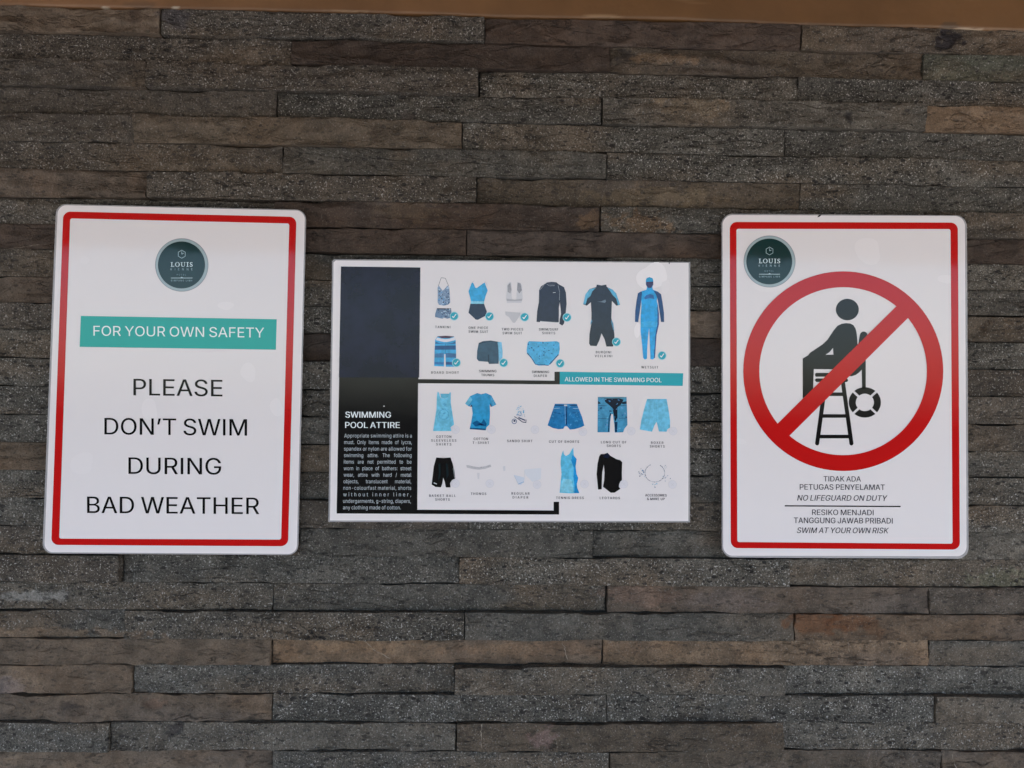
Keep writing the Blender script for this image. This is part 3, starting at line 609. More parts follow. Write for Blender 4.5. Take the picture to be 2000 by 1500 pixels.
def blob(cx, cy, rx, ry, seed, n=26, am=0.12):
    r_ = random.Random(seed); ph = [r_.uniform(0, 6.28) for _ in range(3)]
    return [(cx + rx * (1 + am * sum(math.sin((k + 2) * t_ + ph[k]) / (k + 1) for k in range(3))) * math.cos(t_),
             cy + ry * (1 + am * sum(math.sin((k + 2) * t_ + ph[k]) / (k + 1) for k in range(3))) * math.sin(t_)) for t_ in [6.2832 * i / n for i in range(n)]]

def slab(sheet, name, outl, depth, mat, inset=0):
    """outline given thickness behind the sheet plane"""
    f = [sheet.pt(p, 0) for p in outl]; n = len(f)
    f = [(v[0], v[1] + inset, v[2]) for v in f]
    b = [(v[0], v[1] + depth, v[2]) for v in f]
    vs = f + b
    fs = [tuple(range(n))[::-1], tuple(range(n, 2 * n))] + [(i, (i + 1) % n, n + (i + 1) % n, n + i) for i in range(n)]
    o = link(name, vs, fs, mat, sheet.root)
    me = o.data
    import bmesh
    bm = bmesh.new(); bm.from_mesh(me); bmesh.ops.recalc_face_normals(bm, faces=bm.faces); bm.to_mesh(me); bm.free()
    return o
M_BOARD = print_mat(WHITE)
M_PAD = plain('foam_pad', (0.3, 0.3, 0.3), 0.9)

def sign_root(name, corners, y, label):
    c = np.mean([ray(a, b, y) for a, b in corners], axis=0)
    r = empty(name, (float(c[0]), y, float(c[2])))
    tag(r, label, 'sign')
    return r
def pads(sh, corners):
    cx = sum(c[0] for c in corners) / 4; cy = sum(c[1] for c in corners) / 4
    for c in corners:
        p = (c[0] * .82 + cx * .18, c[1] * .82 + cy * .18)
        x, y, z = sh.pt(p, 0)
        box('foam_pad', (x - .012, y + 0.0017, z - .012), (x + .012, -0.0005, z + .012), M_PAD, sh.root)

RED = (182, 14, 20); BLACK = (26, 24, 30); TEAL = (38, 160, 152); NAVY = (4, 60, 60)
YS = -0.023

def logo(sh, cx, cy, r, rr):
    """round hotel badge: clear resin rim, dark disc, hexagon, lettering"""
    disc = sh.mesh('badge', [(circ(cx - .5, cy, r, n=64), [], NAVY)], 3.0, 'round dark green hotel badge')
    sh.mesh('badge_rim', [(circ(cx, cy, rr, n=64), [circ(cx, cy, rr - 1.1, n=64)], (120, 125, 130)), (circ(cx, cy, rr - 1.1, n=64), [], RESIN, -0.3)], 2.0, None, disc)
    lt = (190, 205, 208); s = r / 46.0
    def H(a, rad): return (cx + rad * s * math.sin(math.radians(a)), cy - 21 * s - rad * s * math.cos(math.radians(a)))
    hexo = [H(a, 8.4) for a in range(0, 360, 60)]; hexi = [H(a, 7.3) for a in range(0, 360, 60)]
    pol = [(hexo, [hexi], (150, 172, 176)), (line(H(0, 5.5), H(0, 0), 1.0 * s), [], (150, 172, 176)), (line(H(60, 4.5), H(0, 0), 1.0 * s), [], (150, 172, 176), .1)]
    sh.mesh('emblem', pol, 4.0, None, disc)
    # LOUIS in a seriffed capital, drawn here
    pol = []; yb = cy + 3.5 * s; h = 9.0 * s; y0 = yb - h; sx = cx - 21.5 * s
    def V(x, w_): return ([(sx + x * s, y0), (sx + (x + w_) * s, y0), (sx + (x + w_) * s, yb), (sx + x * s, yb)], [], lt)
    def S(x0, x1, top): y = y0 if top else yb - .8 * s; return ([(sx + x0 * s, y), (sx + x1 * s, y), (sx + x1 * s, y + .8 * s), (sx + x0 * s, y + .8 * s)], [], lt, .1)
    pol += [V(1.2, 1.7), S(0, 4.2, True), S(0, 6.4, False), (line((sx + 6.2 * s, yb - 2.6 * s), (sx + 6.2 * s, yb), .8 * s), [], lt, .2)]
    pol += [(circ(sx + 13.0 * s, (y0 + yb) / 2, 4.6 * s, 4.6 * s), [circ(sx + 13.0 * s, (y0 + yb) / 2, 2.9 * s, 3.9 * s)], lt)]
    pol += [S(19.4, 23.2, True), S(25.4, 28.6, True), ([(sx + 20.4 * s, y0), (sx + 22.1 * s, y0), (sx + 22.1 * s, yb - 3 * s), (sx + 22.8 * s, yb - 1.2 * s), (sx + 24.2 * s, yb - .8 * s), (sx + 26 * s, yb - 1.4 * s), (sx + 26.6 * s, yb - 3 * s), (sx + 26.6 * s, y0), (sx + 27.5 * s, y0), (sx + 27.5 * s, yb - 3 * s), (sx + 26.4 * s, yb - .4 * s), (sx + 24 * s, yb + .1), (sx + 21.5 * s, yb - .5 * s), (sx + 20.4 * s, yb - 3 * s)], [], lt)]
    pol += [V(32.0, 1.7), S(30.6, 35.2, True), S(30.6, 35.2, False)]
    X = lambda x, y: (sx + (37.2 + x) * s, yb - y * s)
    pol += [([X(0, 0), X(0, 2.6), X(.8, 2.6), X(1.4, 1.2), X(2.8, .8), X(4, 1.6), X(4, 2.8), X(2.6, 3.8), X(.8, 4.8), X(0, 6.6), X(.8, 8.4), X(2.8, 9.1), X(5, 8.6), X(5.2, 9), X(5.2, 6.6), X(4.5, 6.6), X(4, 7.8), X(2.6, 8.2), X(1.6, 7.2), X(1.8, 6.2), X(4.4, 4.6), X(5.8, 2.8), X(5.2, .9), X(3, -.1), X(1, .3)], [], lt)]
    sh.mesh('lettering', pol, 4.0, None, disc)
    pol = sh.text('', 'KIENNE', cx - 21.5 * s, cx + 21 * s, cy + 10.5 * s, cy + 10.5 * s, 4.2 * s, (150, 170, 175), track=.95)
    pol += sh.text('', 'HOTEL', cx - 10 * s, cx + 8 * s, cy + 20.6 * s, cy + 20.6 * s, 3.0 * s, (125, 150, 158), track=.9)
    pol += [(line((cx - 21 * s, cy + 25.5 * s), (cx + 21 * s, cy + 25.5 * s), 1.1), [], (165, 185, 190)),
            ([(cx - 2.5 * s, cy + 25 * s), (cx, cy + 23.2 * s), (cx + 2.5 * s, cy + 25 * s)], [], (165, 185, 190), .1)]
    pol += sh.text('', 'SIMPANG LIMA', cx - 21 * s, cx + 21 * s, cy + 32 * s, cy + 32 * s, 3.2 * s, (150, 175, 180), track=.95)
    sh.mesh('lettering', pol, 4.0, None, disc)

def framed_sheet(name, film, card, red_o, red_i, label, rad):
    r = sign_root(name, film, YS, label); sh = Sheet(r, YS)
    slab(sh, 'film_edge', rquad(film, rad + 3), 0.0004, FILM, 0.0006)
    slab(sh, 'board', rquad(card, rad), 0.0016, M_BOARD)
    sh.mesh('red_border', [(rquad(red_o, 14), [rquad(red_i, 4)], print_mat(RED))], 1.0)
    pads(sh, film)
    return sh

# ---- left sign
A = framed_sheet('safety_sign', [(109, 398), (598, 409.5), (582, 1084.5), (82, 1081)], [(113, 400.5), (595.5, 411.5), (579.5, 1082), (86.5, 1078.5)],
                 [(123.5, 413), (579, 423.5), (562.5, 1067), (100, 1064.3)], [(137, 426.5), (565, 436.5), (549, 1054), (115.5, 1052)],
                 'white sign in red border asking not to swim during bad weather, left of the three', 17)
logo(A, 355, 517.5, 46, 52)
ba = A.mesh('teal_band', [([(158, 617), (540.5, 623.5), (538.7, 683), (155.5, 677.5)], [], TEAL)], 1.5)
A.mesh('heading', A.text('', 'FOR YOUR OWN SAFETY', 182.5, 516, 655.5, 659.3, 19.3, (205, 225, 222)), 2.2, 'white words for your own safety', ba)
for tx, x0, x1, b0, b1 in (('PLEASE', 260.5, 434, 772, 774.3), ('DON’T SWIM', 206, 482, 848.5, 851), ('DURING', 253, 431.5, 925.5, 927), ('BAD WEATHER', 170, 506, 1002, 1004.2)):
    A.mesh('lettering', A.text('', tx, x0, x1, b0, b1, 32.2, BLACK, bold=.5), 1.5, 'black words ' + tx.lower().replace('’', ''))
GL = (222, 219, 224)
for i, (x, y, rx, ry) in enumerate([(485, 727, 16, 17), (292, 800, 14, 24), (540, 796, 13, 17), (441, 597, 14, 9), (165, 508, 8, 9), (160, 905, 24, 20)]):
    A.mesh('glue_spot', [(blob(x, y, rx, ry, i), [], (208, 203, 204) if i < 4 else (206, 201, 202))], 0.6)

# ---- right sign
B = framed_sheet('lifeguard_sign', [(1409.5, 417), (1889, 420.5), (1892.5, 1091.5), (1410, 1089)], [(1411.5, 420), (1884.5, 422), (1888, 1086.5), (1412.5, 1085.5)],
                 [(1425.3, 433.5), (1870.7, 434.7), (1874.8, 1073.5), (1427.3, 1070.5)], [(1438.3, 447), (1856.6, 447.5), (1860.6, 1062), (1440, 1058.7)],
                 'white sign in red border with crossed out lifeguard on ladder chair, right of the three', 19)
logo(B, 1503, 510.7, 44.8, 50.6)
def z3(pts): return [(1380 + a * .31, 400 + b * .31) for a, b in pts]
K = (24, 24, 31)
fig = [(z3([(880, 746), (905, 748), (925, 758), (938, 778), (944, 800), (948, 830), (953, 900), (955, 1000), (975, 1005), (1003, 965), (1003, 1158), (980, 1158), (978, 1038), (962, 1056), (940, 1072), (915, 1080), (885, 1078), (850, 1037), (676, 1035), (671, 1165), (606, 1220), (606, 968), (640, 948), (652, 932), (730, 880), (762, 850), (800, 793), (825, 763), (850, 750)]), [z3([(750, 945), (776, 927), (797, 900), (800, 944)])], K),
       (circ(1655, 604.6, 22.4, 21, n=48), [], K),
       (capsule((1687, 655), (1684, 672), 15), [], K)]
B.mesh('lifeguard_pictogram', fig, 1.4, 'black seated figure of the crossed out pictogram')
lad = [(z3([(690, 1059), (850, 1059), (850, 1083), (690, 1083), (684, 1077), (684, 1065)]), [], K), (z3([(692, 1094), (884, 1094), (892, 1102), (890, 1112), (882, 1117), (692, 1116), (685, 1110), (685, 1100)]), [], K),
       (capsule((1613, 742), (1596, 866), 8), [], K), (capsule((1646, 744), (1663, 866), 8), [], K)]
for ya, xa, xb in ((770, 1609.5, 1649.5), (812.5, 1604, 1655.5), (852.7, 1598, 1661)): lad.append((line((xa, ya), (xb, ya), 7), [], K, .15))
B.mesh('ladder_pictogram', lad, 1.4)
bu = []
for a in (0, 90, 180, 270):
    g0, g1 = 4.2, 7.5
    o_ = circ(1689.2, 786, 31.3, 29.6, n=14, a0=a - 45 + g0, a1=a + 45 - g0); i_ = circ(1689.2, 786, 17.8, 17, n=14, a0=a + 45 - g1, a1=a - 45 + g1)
    bu.append((o_ + i_, [], K))
B.mesh('lifebuoy_pictogram', bu, 1.4)
ring = [(circ(1647, 725, 195.3, 195, n=96), [circ(1646.7, 725, 163.7, 164, n=96)], RED),
        ([(1756, 593), (1780, 614.5), (1537, 856), (1511.5, 834.5)], [], RED, 0.2)]
B.mesh('prohibition_ring', ring, 2.2, 'red circle with a slash')
G2 = (52, 50, 56)
for tx, x0, x1, b0, b1, sl_, cap in (('TIDAK ADA', 1608.5, 1681.3, 940.2, 940.6, 0, 10.2), ('PETUGAS PENYELAMAT', 1562, 1728, 956.2, 957, 0, 10.6), ('NO LIFEGUARD ON DUTY', 1557, 1731, 977.7, 978.4, .2, 10.8),
                             ('RESIKO MENJADI', 1586, 1706, 1005.8, 1006.4, 0, 10.6), ('TANGGUNG JAWAB PRIBADI', 1550.5, 1743.3, 1021.6, 1022.6, 0, 10.8), ('SWIM AT YOUR OWN RISK', 1556, 1734, 1041, 1041.6, .2, 10.8)):
    B.mesh('lettering', B.text('', tx, x0, x1, b0, b1, cap, G2, slant=sl_, bold=.25), 1.5, 'dark words ' + tx.lower())
B.mesh('rule', [(line((1532.8, 988), (1759, 989.3), 2.4), [], BLACK)], 1.5)
for i, (x, y, rx, ry) in enumerate([(1695, 490, 26, 25), (1847, 545, 14, 9), (1500, 560, 32, 10), (1446, 862, 12, 5)]):
    B.mesh('glue_spot', [(blob(x, y, rx, ry, i + 20), [], (208, 203, 204) if i < 2 else (206, 201, 202))], 0.6)
B.mesh('nick', [([(1596, 424.5), (1598, 421.5), (1602, 419.4), (1604.5, 419.8), (1601, 423)], [], (30, 28, 28))], .8)

# ---- middle poster
PC = [(649, 506), (1348.5, 511.5), (1348, 1020.5), (641, 1019.5)]
Cr = sign_root('attire_poster', PC, YS, 'wide white poster of allowed and forbidden swimming clothes with blue pictures')
C_ = Sheet(Cr, YS)
slab(C_, 'film_edge', [(652, 506), (1348.5, 511.5), (1348, 1020.5), (641, 1019.5), (648.5, 510)], 0.0004, FILM, 0.0006)
slab(C_, 'board', [(656, 508.5), (1345, 513.5), (1344.5, 1017.5), (644.5, 1016.5), (651.5, 512.5)], 0.0012, M_BOARD)
pads(C_, PC)
DK = (12, 14, 20)
C_.mesh('black_panel', [([(666.5, 521), (820.5, 523), (817, 740.5), (1083, 743.5), (1083, 726), (1093.3, 726), (1093.3, 750.8), (816.5, 748.5), (815, 995.5), (1081.3, 997), (1081.3, 980), (1092, 980), (1092, 1005), (657.5, 1003)], [], print_mat(DK, mottle=.25))], 1.0)
C_.mesh('cover_patch', [([(666, 520.5), (821, 522.5), (818.7, 737.5), (662, 737)], [], print_mat((34, 32, 48), 0.24, .5))], 1.6, 'plain dark grey patch covering the top of the black panel')  # mottled ink colour stands in for blurred bright reflections on the patch
bc = C_.mesh('teal_band', [([(1093.3, 726), (1334.5, 729), (1333.5, 753.8), (1093.3, 750.8)], [], (42, 158, 172))], 1.0)
LT = (205, 212, 214)
C_.mesh('heading', C_.text('', 'ALLOWED IN THE SWIMMING POOL', 1103, 1292, 744.7, 746.5, 8.3, LT, bold=.3), 2.0, 'white words allowed in the swimming pool', bc)
C_.mesh('heading', C_.text('', 'SWIMMING', 674.3, 763, 815.6, 815.8, 11.6, LT, bold=.65) + C_.text('', 'POOL ATTIRE', 674.0, 780.3, 835.8, 836, 11.6, LT, bold=.65), 2.0, 'white words swimming pool attire')
BODY = ['Appropriate swimming attire is a', 'must. Only items made of lycra,', 'spandex or nylon are allowed for', 'swimming attire. The following', 'items are not permitted to be',
        'worn in place of bathers: street', 'wear, attire with hard / metal', 'objects, translucent material,', 'non-colourfast material, shorts', 'without inner liner,',
        'undergarments, g-string, diapers,', 'any clothing made of cotton.']
pol = []
for i, tx in enumerate(BODY):
    yb = 854.5 + 12.76 * i; xa = 672.5 - .22 * i; xb = 804.3 - .16 * i
    if i == 11: xb = 783
    pol += C_.text('', tx, xa, xb, yb, yb + .1, 7.4, (168, 175, 180), track=(.86 if i == 9 else .80), wordfit=i not in (9, 10, 11, 8, 0, 2))
C_.mesh('body_text', pol, 2.0, 'small white paragraph on the rules for swimming attire')

def T(ox, oy, s): return lambda pts: [(ox + a * s, oy + b * s) for a, b in pts]
g1 = T(820, 500, 1 / 6); g2 = T(1070, 500, .17333); g3 = T(810, 740, .135); g4 = T(1050, 740, .15); g5 = T(810, 860, .135); g6 = T(1060, 860, .15)
CAPT = (48, 46, 52)
def cap_(lines, cx, yb, cap=4.6, per=4.2, dy=8.6, col=CAPT):
    pol = []
    for i, tx in enumerate(lines):
        wd = per * len(tx)
        pol += C_.text('', tx, cx - wd / 2, cx + wd / 2, yb + i * dy, yb + i * dy + .2, cap, col, track=.92, bold=.3)
    C_.mesh('caption', pol, 1.5, 'small caption ' + ' '.join(lines).lower())
cap_(['TANKINI'], 864.5, 641); cap_(['ONE PIECE', 'SWIM SUIT'], 934, 642.3, dy=7.6); cap_(['TWO PIECES', 'SWIM SUIT'], 1000.5, 645.2, dy=7.6); cap_(['SWIM/SURF', 'SHIRTS'], 1071.5, 645.5, dy=7.2)
cap_(['BOARD SHORT'], 869, 729.8, per=4.9); cap_(['SWIMMING', 'TRUNKS'], 952.5, 727, dy=7.6); cap_(['SWIMMING', 'DIAPER'], 1055.5, 728.5, dy=7.6)
cap_(['BURQINI', 'VEILKINI'], 1178.5, 690, dy=7.6); cap_(['WETSUIT'], 1269, 719.5, per=4.7)
cap_(['COTTON', 'SLEEVELESS', 'SHIRTS'], 866.5, 855, dy=7.5, per=4.9); cap_(['COTTON', 'T-SHIRT'], 939, 859.3, dy=7.6, per=4.6); cap_(['SANDO SHIRT'], 1015, 863.5, per=4.5)
cap_(['CUT OF SHORTS'], 1101.5, 864.8, per=4.5); cap_(['LONG CUT OF', 'SHORTS'], 1198.5, 865.8, dy=7.2, per=4.5); cap_(['BOXER', 'SHORTS'], 1283.5, 866.8, dy=7.2, per=4.8)
cap_(['BASKET BALL', 'SHORTS'], 864, 970.3, dy=7.4, per=4.7); cap_(['THONGS'], 934.5, 966.5, per=5); cap_(['REGULAR', 'DIAPER'], 1016.5, 966, dy=7.6, per=5)
cap_(['TENNIS DRESS'], 1113, 974.5, per=4.5); cap_(['LEOTARDS'], 1191, 974.8, per=4.9); cap_(['ACCESSORIES', '& MAKE UP'], 1281, 969.5, dy=7.2, per=3.8)

BL = (72, 168, 208); BD = (36, 48, 64); BM = (45, 120, 175); BK = (24, 27, 34); CY = (112, 188, 216)
def inpoly(p, c):
    return inside(p, [v for q in c for v in q])
def specks(outl, n, cols, seed, r0=.6, r1=2.0, ar=1.0):
    rr = random.Random(seed); xs_ = [p[0] for p in outl]; ys_ = [p[1] for p in outl]; res = []
    k = 0
    while len(res) < n and k < n * 20:
        k += 1
        x, y = rr.uniform(min(xs_), max(xs_)), rr.uniform(min(ys_), max(ys_))
        r = rr.uniform(r0, r1)
        if all(inpoly((x + dx, y + dy), outl) for dx, dy in ((r, 0), (-r, 0), (0, r), (0, -r))):
            res.append((blob(x, y, r, r * ar * rr.uniform(.5, 1.3), rr.random(), n=7, am=.3), [], rr.choice(cols), .2 + .6 * len(res) / n))
    return res
def pic(label, polys):
    polys = [tuple(print_mat(v, mottle=(0 if min(v) > 150 else .17), name='printed_picture') if i == 2 and isinstance(v, tuple) else v for i, v in enumerate(q)) for q in polys]
    C_.mesh('garment_picture', polys, 1.5, label)
# tankini
top = g1([(208, 370), (222, 345), (262, 400), (275, 402), (325, 345), (345, 372), (352, 470), (355, 545), (330, 572), (280, 582), (225, 572), (208, 540), (210, 440)])
bot = g1([(200, 612), (365, 615), (375, 690), (370, 722), (318, 735), (290, 722), (262, 735), (178, 715), (180, 680)])
pic('printed tankini', [(top, [], (120, 140, 165)), (bot, [], (95, 115, 140)), (line(*g1([(218, 350), (250, 255)]), .7), [], BD), (line(*g1([(250, 255), (298, 260)]), .7), [], BD), (line(*g1([(298, 260), (338, 352)]), .7), [], BD), (line(*g1([(200, 618), (366, 620)]), 2.2), [], BD, .15)]
    + specks(top, 60, [(30, 45, 70), (60, 85, 120), (175, 195, 215), (90, 150, 195)], 3, .5, 1.7) + specks(bot, 38, [(28, 38, 58), (60, 80, 110), (170, 190, 205)], 4, .5, 1.6))
pic('blue and dark one piece suit', [(g1([(610, 310), (628, 318), (650, 372), (665, 376), (745, 318), (762, 315), (795, 405), (770, 470), (755, 530), (600, 530), (585, 470), (570, 415)]), [], (58, 160, 210)), (g1([(600, 530), (755, 530), (752, 560), (596, 560)]), [], (130, 195, 220)),
    (g1([(592, 560), (752, 560), (785, 650), (770, 700), (680, 748), (655, 745), (570, 665)]), [], (40, 50, 68)), (line(*g1([(612, 312), (632, 292)]), .6), [], (150, 160, 165)), (line(*g1([(757, 316), (765, 300)]), .6), [], (150, 160, 165)), (line(*g1([(765, 300), (790, 345)]), .5), [], (165, 165, 165))])
pic('pale two piece suit', [(g1([(1022, 345), (1045, 308), (1070, 302), (1078, 380), (1075, 470), (1085, 515), (1130, 515), (1135, 420), (1143, 305), (1175, 310), (1198, 350), (1200, 420), (1205, 500), (1190, 550), (1110, 548), (1022, 552), (1010, 500), (1018, 420)]), [], (186, 184, 188)),
    (g1([(1028, 345), (1060, 312), (1074, 400), (1060, 440), (1030, 420)]), [], (140, 139, 143), .2), (g1([(1146, 312), (1180, 322), (1196, 400), (1165, 440), (1140, 400)]), [], (132, 131, 136), .2), (g1([(1015, 500), (1110, 512), (1200, 500), (1195, 525), (1110, 530), (1020, 528)]), [], (160, 158, 163), .3),
    (g1([(1000, 650), (1180, 665), (1165, 710), (1115, 782), (1090, 782), (1045, 715), (1005, 690)]), [], (176, 174, 178))])
sh_ = g1([(1490, 310), (1540, 303), (1600, 308), (1625, 330), (1690, 365), (1712, 430), (1720, 560), (1708, 680), (1690, 790), (1670, 815), (1635, 795), (1640, 740), (1655, 680), (1650, 620), (1640, 540), (1630, 600), (1628, 775), (1520, 772), (1412, 762), (1405, 775), (1368, 772), (1375, 650), (1395, 540), (1398, 400), (1420, 355), (1470, 325)])
pic('dark long sleeved surf shirt', [(sh_, [], (42, 44, 56)), (g1([(1500, 322), (1595, 322), (1580, 345), (1515, 345)]), [], (62, 64, 74), .2), (line(*g1([(1620, 345), (1638, 420)]), .7), [], (165, 165, 170), .2), (line(*g1([(1638, 420), (1636, 520)]), .6), [], (150, 150, 156), .2), (line(*g1([(1455, 340), (1405, 400)]), .6), [], (150, 150, 156), .2),
    (line(*g1([(1490, 330), (1515, 350)]), .6), [], (150, 150, 156), .3), (line(*g1([(1515, 350), (1580, 348)]), .6), [], (150, 150, 156), .3), (line(*g1([(1560, 430), (1590, 427)]), .9), [], (190, 190, 195), .3), (line(*g1([(1415, 765), (1620, 778)]), .7), [], (150, 152, 158), .3)])
bs = g1([(180, 980), (210, 940), (300, 935), (400, 942), (420, 985), (425, 1120), (425, 1298), (305, 1298), (300, 1150), (285, 1150), (282, 1295), (168, 1290), (172, 1120)])
pic('blue striped board shorts', [(bs, [], (66, 160, 208)), (g1([(200, 942), (300, 935), (402, 942), (345, 962), (260, 962)]), [], (70, 45, 60), .2), (g1([(205, 955), (250, 968), (300, 975), (350, 968), (405, 950), (418, 985), (320, 1008), (280, 1008), (184, 985)]), [], (196, 196, 204), .3), (g1([(182, 1000), (230, 1020), (300, 1028), (380, 1020), (420, 1000), (418, 1030), (180, 1030)]), [], (52, 105, 150), .25),
    (g1([(178, 1052), (420, 1048), (420, 1098), (176, 1098)]), [], (44, 84, 130), .2), (g1([(174, 1145), (282, 1135), (280, 1190), (172, 1190)]), [], (70, 120, 165), .2), (g1([(305, 1135), (425, 1145), (425, 1190), (305, 1190)]), [], (66, 110, 155), .2), (g1([(170, 1240), (283, 1245), (283, 1272), (170, 1272)]), [], (58, 120, 175), .2), (g1([(305, 1240), (425, 1240), (425, 1275), (305, 1275)]), [], (60, 92, 140), .2), (line(*g1([(298, 1030), (298, 1150)]), .7), [], (40, 80, 120), .35)])
pic('dark swimming trunks with pale blue side', [(g1([(690, 1020), (740, 998), (830, 990), (915, 1005), (925, 1130), (922, 1262), (810, 1265), (800, 1240), (690, 1232), (668, 1205), (672, 1110)]), [], (58, 84, 104)), (g1([(910, 1005), (958, 1010), (970, 1120), (968, 1190), (925, 1240), (922, 1100)]), [], (118, 182, 214), .1), (g1([(690, 1018), (830, 992), (912, 1006), (912, 1014), (830, 1002), (692, 1030)]), [], (40, 55, 70), .2), (g1([(795, 1150), (812, 1160), (810, 1262), (800, 1240)]), [], (38, 54, 70), .2)])
dp = g1([(1278, 998), (1450, 1005), (1605, 998), (1635, 1015), (1640, 1090), (1630, 1150), (1590, 1190), (1550, 1250), (1510, 1280), (1390, 1285), (1345, 1265), (1300, 1190), (1255, 1145), (1252, 1100), (1262, 1020)])
pic('blue patterned swimming diaper', [(dp, [], (78, 168, 212))] + specks(dp, 46, [(40, 80, 130), (52, 105, 158), (45, 90, 140)], 9, .5, 1.5) + [(line(*g1([(1258, 1135), (1305, 1192)]), 1.8), [], (44, 84, 128), .9), (line(*g1([(1305, 1192), (1350, 1260)]), 1.5), [], (44, 84, 128), .9), (line(*g1([(1350, 1268), (1510, 1282)]), 1.4), [], (44, 84, 128), .9), (line(*g1([(1520, 1270), (1625, 1155)]), 2.0), [], (44, 84, 128), .9)])
pic('black short wetsuit with blue sleeves', [(g2([(552, 322), (605, 332), (658, 322), (665, 348), (720, 375), (770, 420), (815, 550), (772, 560), (722, 505), (718, 600), (715, 700), (735, 780), (750, 880), (750, 960), (735, 1020), (660, 1020), (640, 940), (605, 870), (580, 950), (550, 1015), (480, 1012), (465, 985), (470, 880), (490, 760), (492, 640), (485, 520), (440, 560), (398, 545), (425, 430), (470, 372), (545, 350)]), [], (42, 46, 55)),
    (g2([(540, 358), (470, 375), (425, 430), (398, 542), (425, 548), (445, 480), (480, 450), (500, 400)]), [], (98, 172, 205), .2), (g2([(672, 355), (730, 378), (772, 425), (814, 548), (790, 552), (770, 480), (730, 440), (705, 400)]), [], (88, 165, 200), .2), (g2([(555, 515), (600, 512), (650, 490), (656, 515), (640, 528), (600, 520)]), [], (95, 108, 120), .3),
    (g2([(718, 715), (738, 760), (748, 850), (735, 830), (712, 740)]), [], (85, 140, 170), .3), (g2([(492, 710), (500, 735), (480, 780), (482, 750)]), [], (95, 150, 180), .3)])
pic('blue full wetsuit with hood', [(g2([(1105, 270), (1112, 250), (1145, 237), (1180, 250), (1188, 275), (1188, 320), (1178, 350), (1185, 380), (1240, 402), (1228, 500), (1250, 640), (1252, 760), (1225, 880), (1205, 1020), (1202, 1150), (1180, 1168), (1155, 1160), (1150, 1010), (1142, 810), (1130, 900), (1120, 1050), (1118, 1155), (1095, 1168), (1075, 1150), (1062, 1000), (1045, 850), (1045, 700), (1055, 560), (1048, 400), (1110, 380), (1118, 350), (1105, 320)]), [], (46, 156, 216)),
    (g2([(1048, 400), (1062, 410), (1050, 520), (1040, 600), (1018, 745), (982, 742), (985, 620), (1000, 500), (1015, 420)]), [], (42, 78, 125), .2), (g2([(1190, 390), (1240, 402), (1275, 430), (1292, 520), (1308, 640), (1310, 745), (1275, 742), (1258, 620), (1240, 500), (1222, 440)]), [], (44, 70, 112), .2), (g2([(1108, 290), (1188, 288), (1188, 322), (1165, 360), (1130, 360), (1106, 325)]), [], (58, 52, 84), .2),
    (g2([(1105, 280), (1112, 250), (1145, 237), (1180, 250), (1188, 278)]), [], (52, 150, 195), .25), (g2([(1045, 745), (1150, 735), (1248, 745), (1235, 800), (1150, 800), (1045, 800)]), [], (60, 165, 218), .25), (g2([(1235, 520), (1252, 650), (1252, 770), (1225, 890), (1207, 1150), (1195, 1150), (1210, 900), (1235, 760)]), [], (42, 80, 135), .3),
    (g2([(1085, 470), (1110, 440), (1150, 428), (1190, 440), (1200, 485), (1150, 475), (1095, 488)]), [], (48, 100, 160), .3)])
# second half
pic('pale blue sleeveless shirt', [(g3([(330, 185), (345, 190), (372, 270), (430, 290), (480, 270), (505, 195), (522, 195), (522, 350), (545, 500), (570, 660), (520, 700), (530, 755), (265, 755), (290, 600), (315, 430), (320, 260)]), [], (112, 186, 214)), (g3([(372, 215), (500, 215), (480, 268), (430, 288), (378, 268)]), [], (96, 168, 196), .2)]
    + specks(g3([(340, 340), (505, 340), (510, 590), (350, 590)]), 26, [(75, 145, 185), (88, 158, 195)], 12, .6, 1.6) + [(circ(810 + 420 * .135, 740 + 515 * .135, 10, 10, n=24), [circ(810 + 420 * .135, 740 + 515 * .135, 9, 9, n=24)], (80, 150, 188), .3)])
ts = g3([(905, 205), (960, 222), (1030, 205), (1110, 240), (1180, 370), (1115, 405), (1085, 370), (1090, 500), (1080, 660), (1040, 700), (1028, 745), (795, 728), (815, 640), (838, 500), (822, 370), (790, 402), (728, 360), (800, 250)])
pic('blue cotton t shirt', [(ts, [], (58, 146, 192)), (g3([(830, 640), (900, 600), (960, 640), (1000, 580), (1040, 650), (1030, 690), (950, 675), (880, 690)]), [], (34, 92, 135), .2), (g3([(900, 655), (950, 640), (1010, 665), (960, 672)]), [], (22, 50, 80), .3), (g3([(798, 705), (1032, 722), (1030, 742), (798, 726)]), [], (40, 84, 120), .3), (g3([(822, 370), (838, 400), (800, 405)]), [], (26, 60, 92), .3), (g3([(1088, 340), (1118, 402), (1095, 400)]), [], (26, 60, 92), .3), (g3([(728, 360), (800, 250), (835, 300), (790, 370), (770, 385)]), [], (104, 176, 204), .2), (g3([(1110, 240), (1180, 370), (1130, 385), (1100, 310)]), [], (84, 158, 196), .2)])
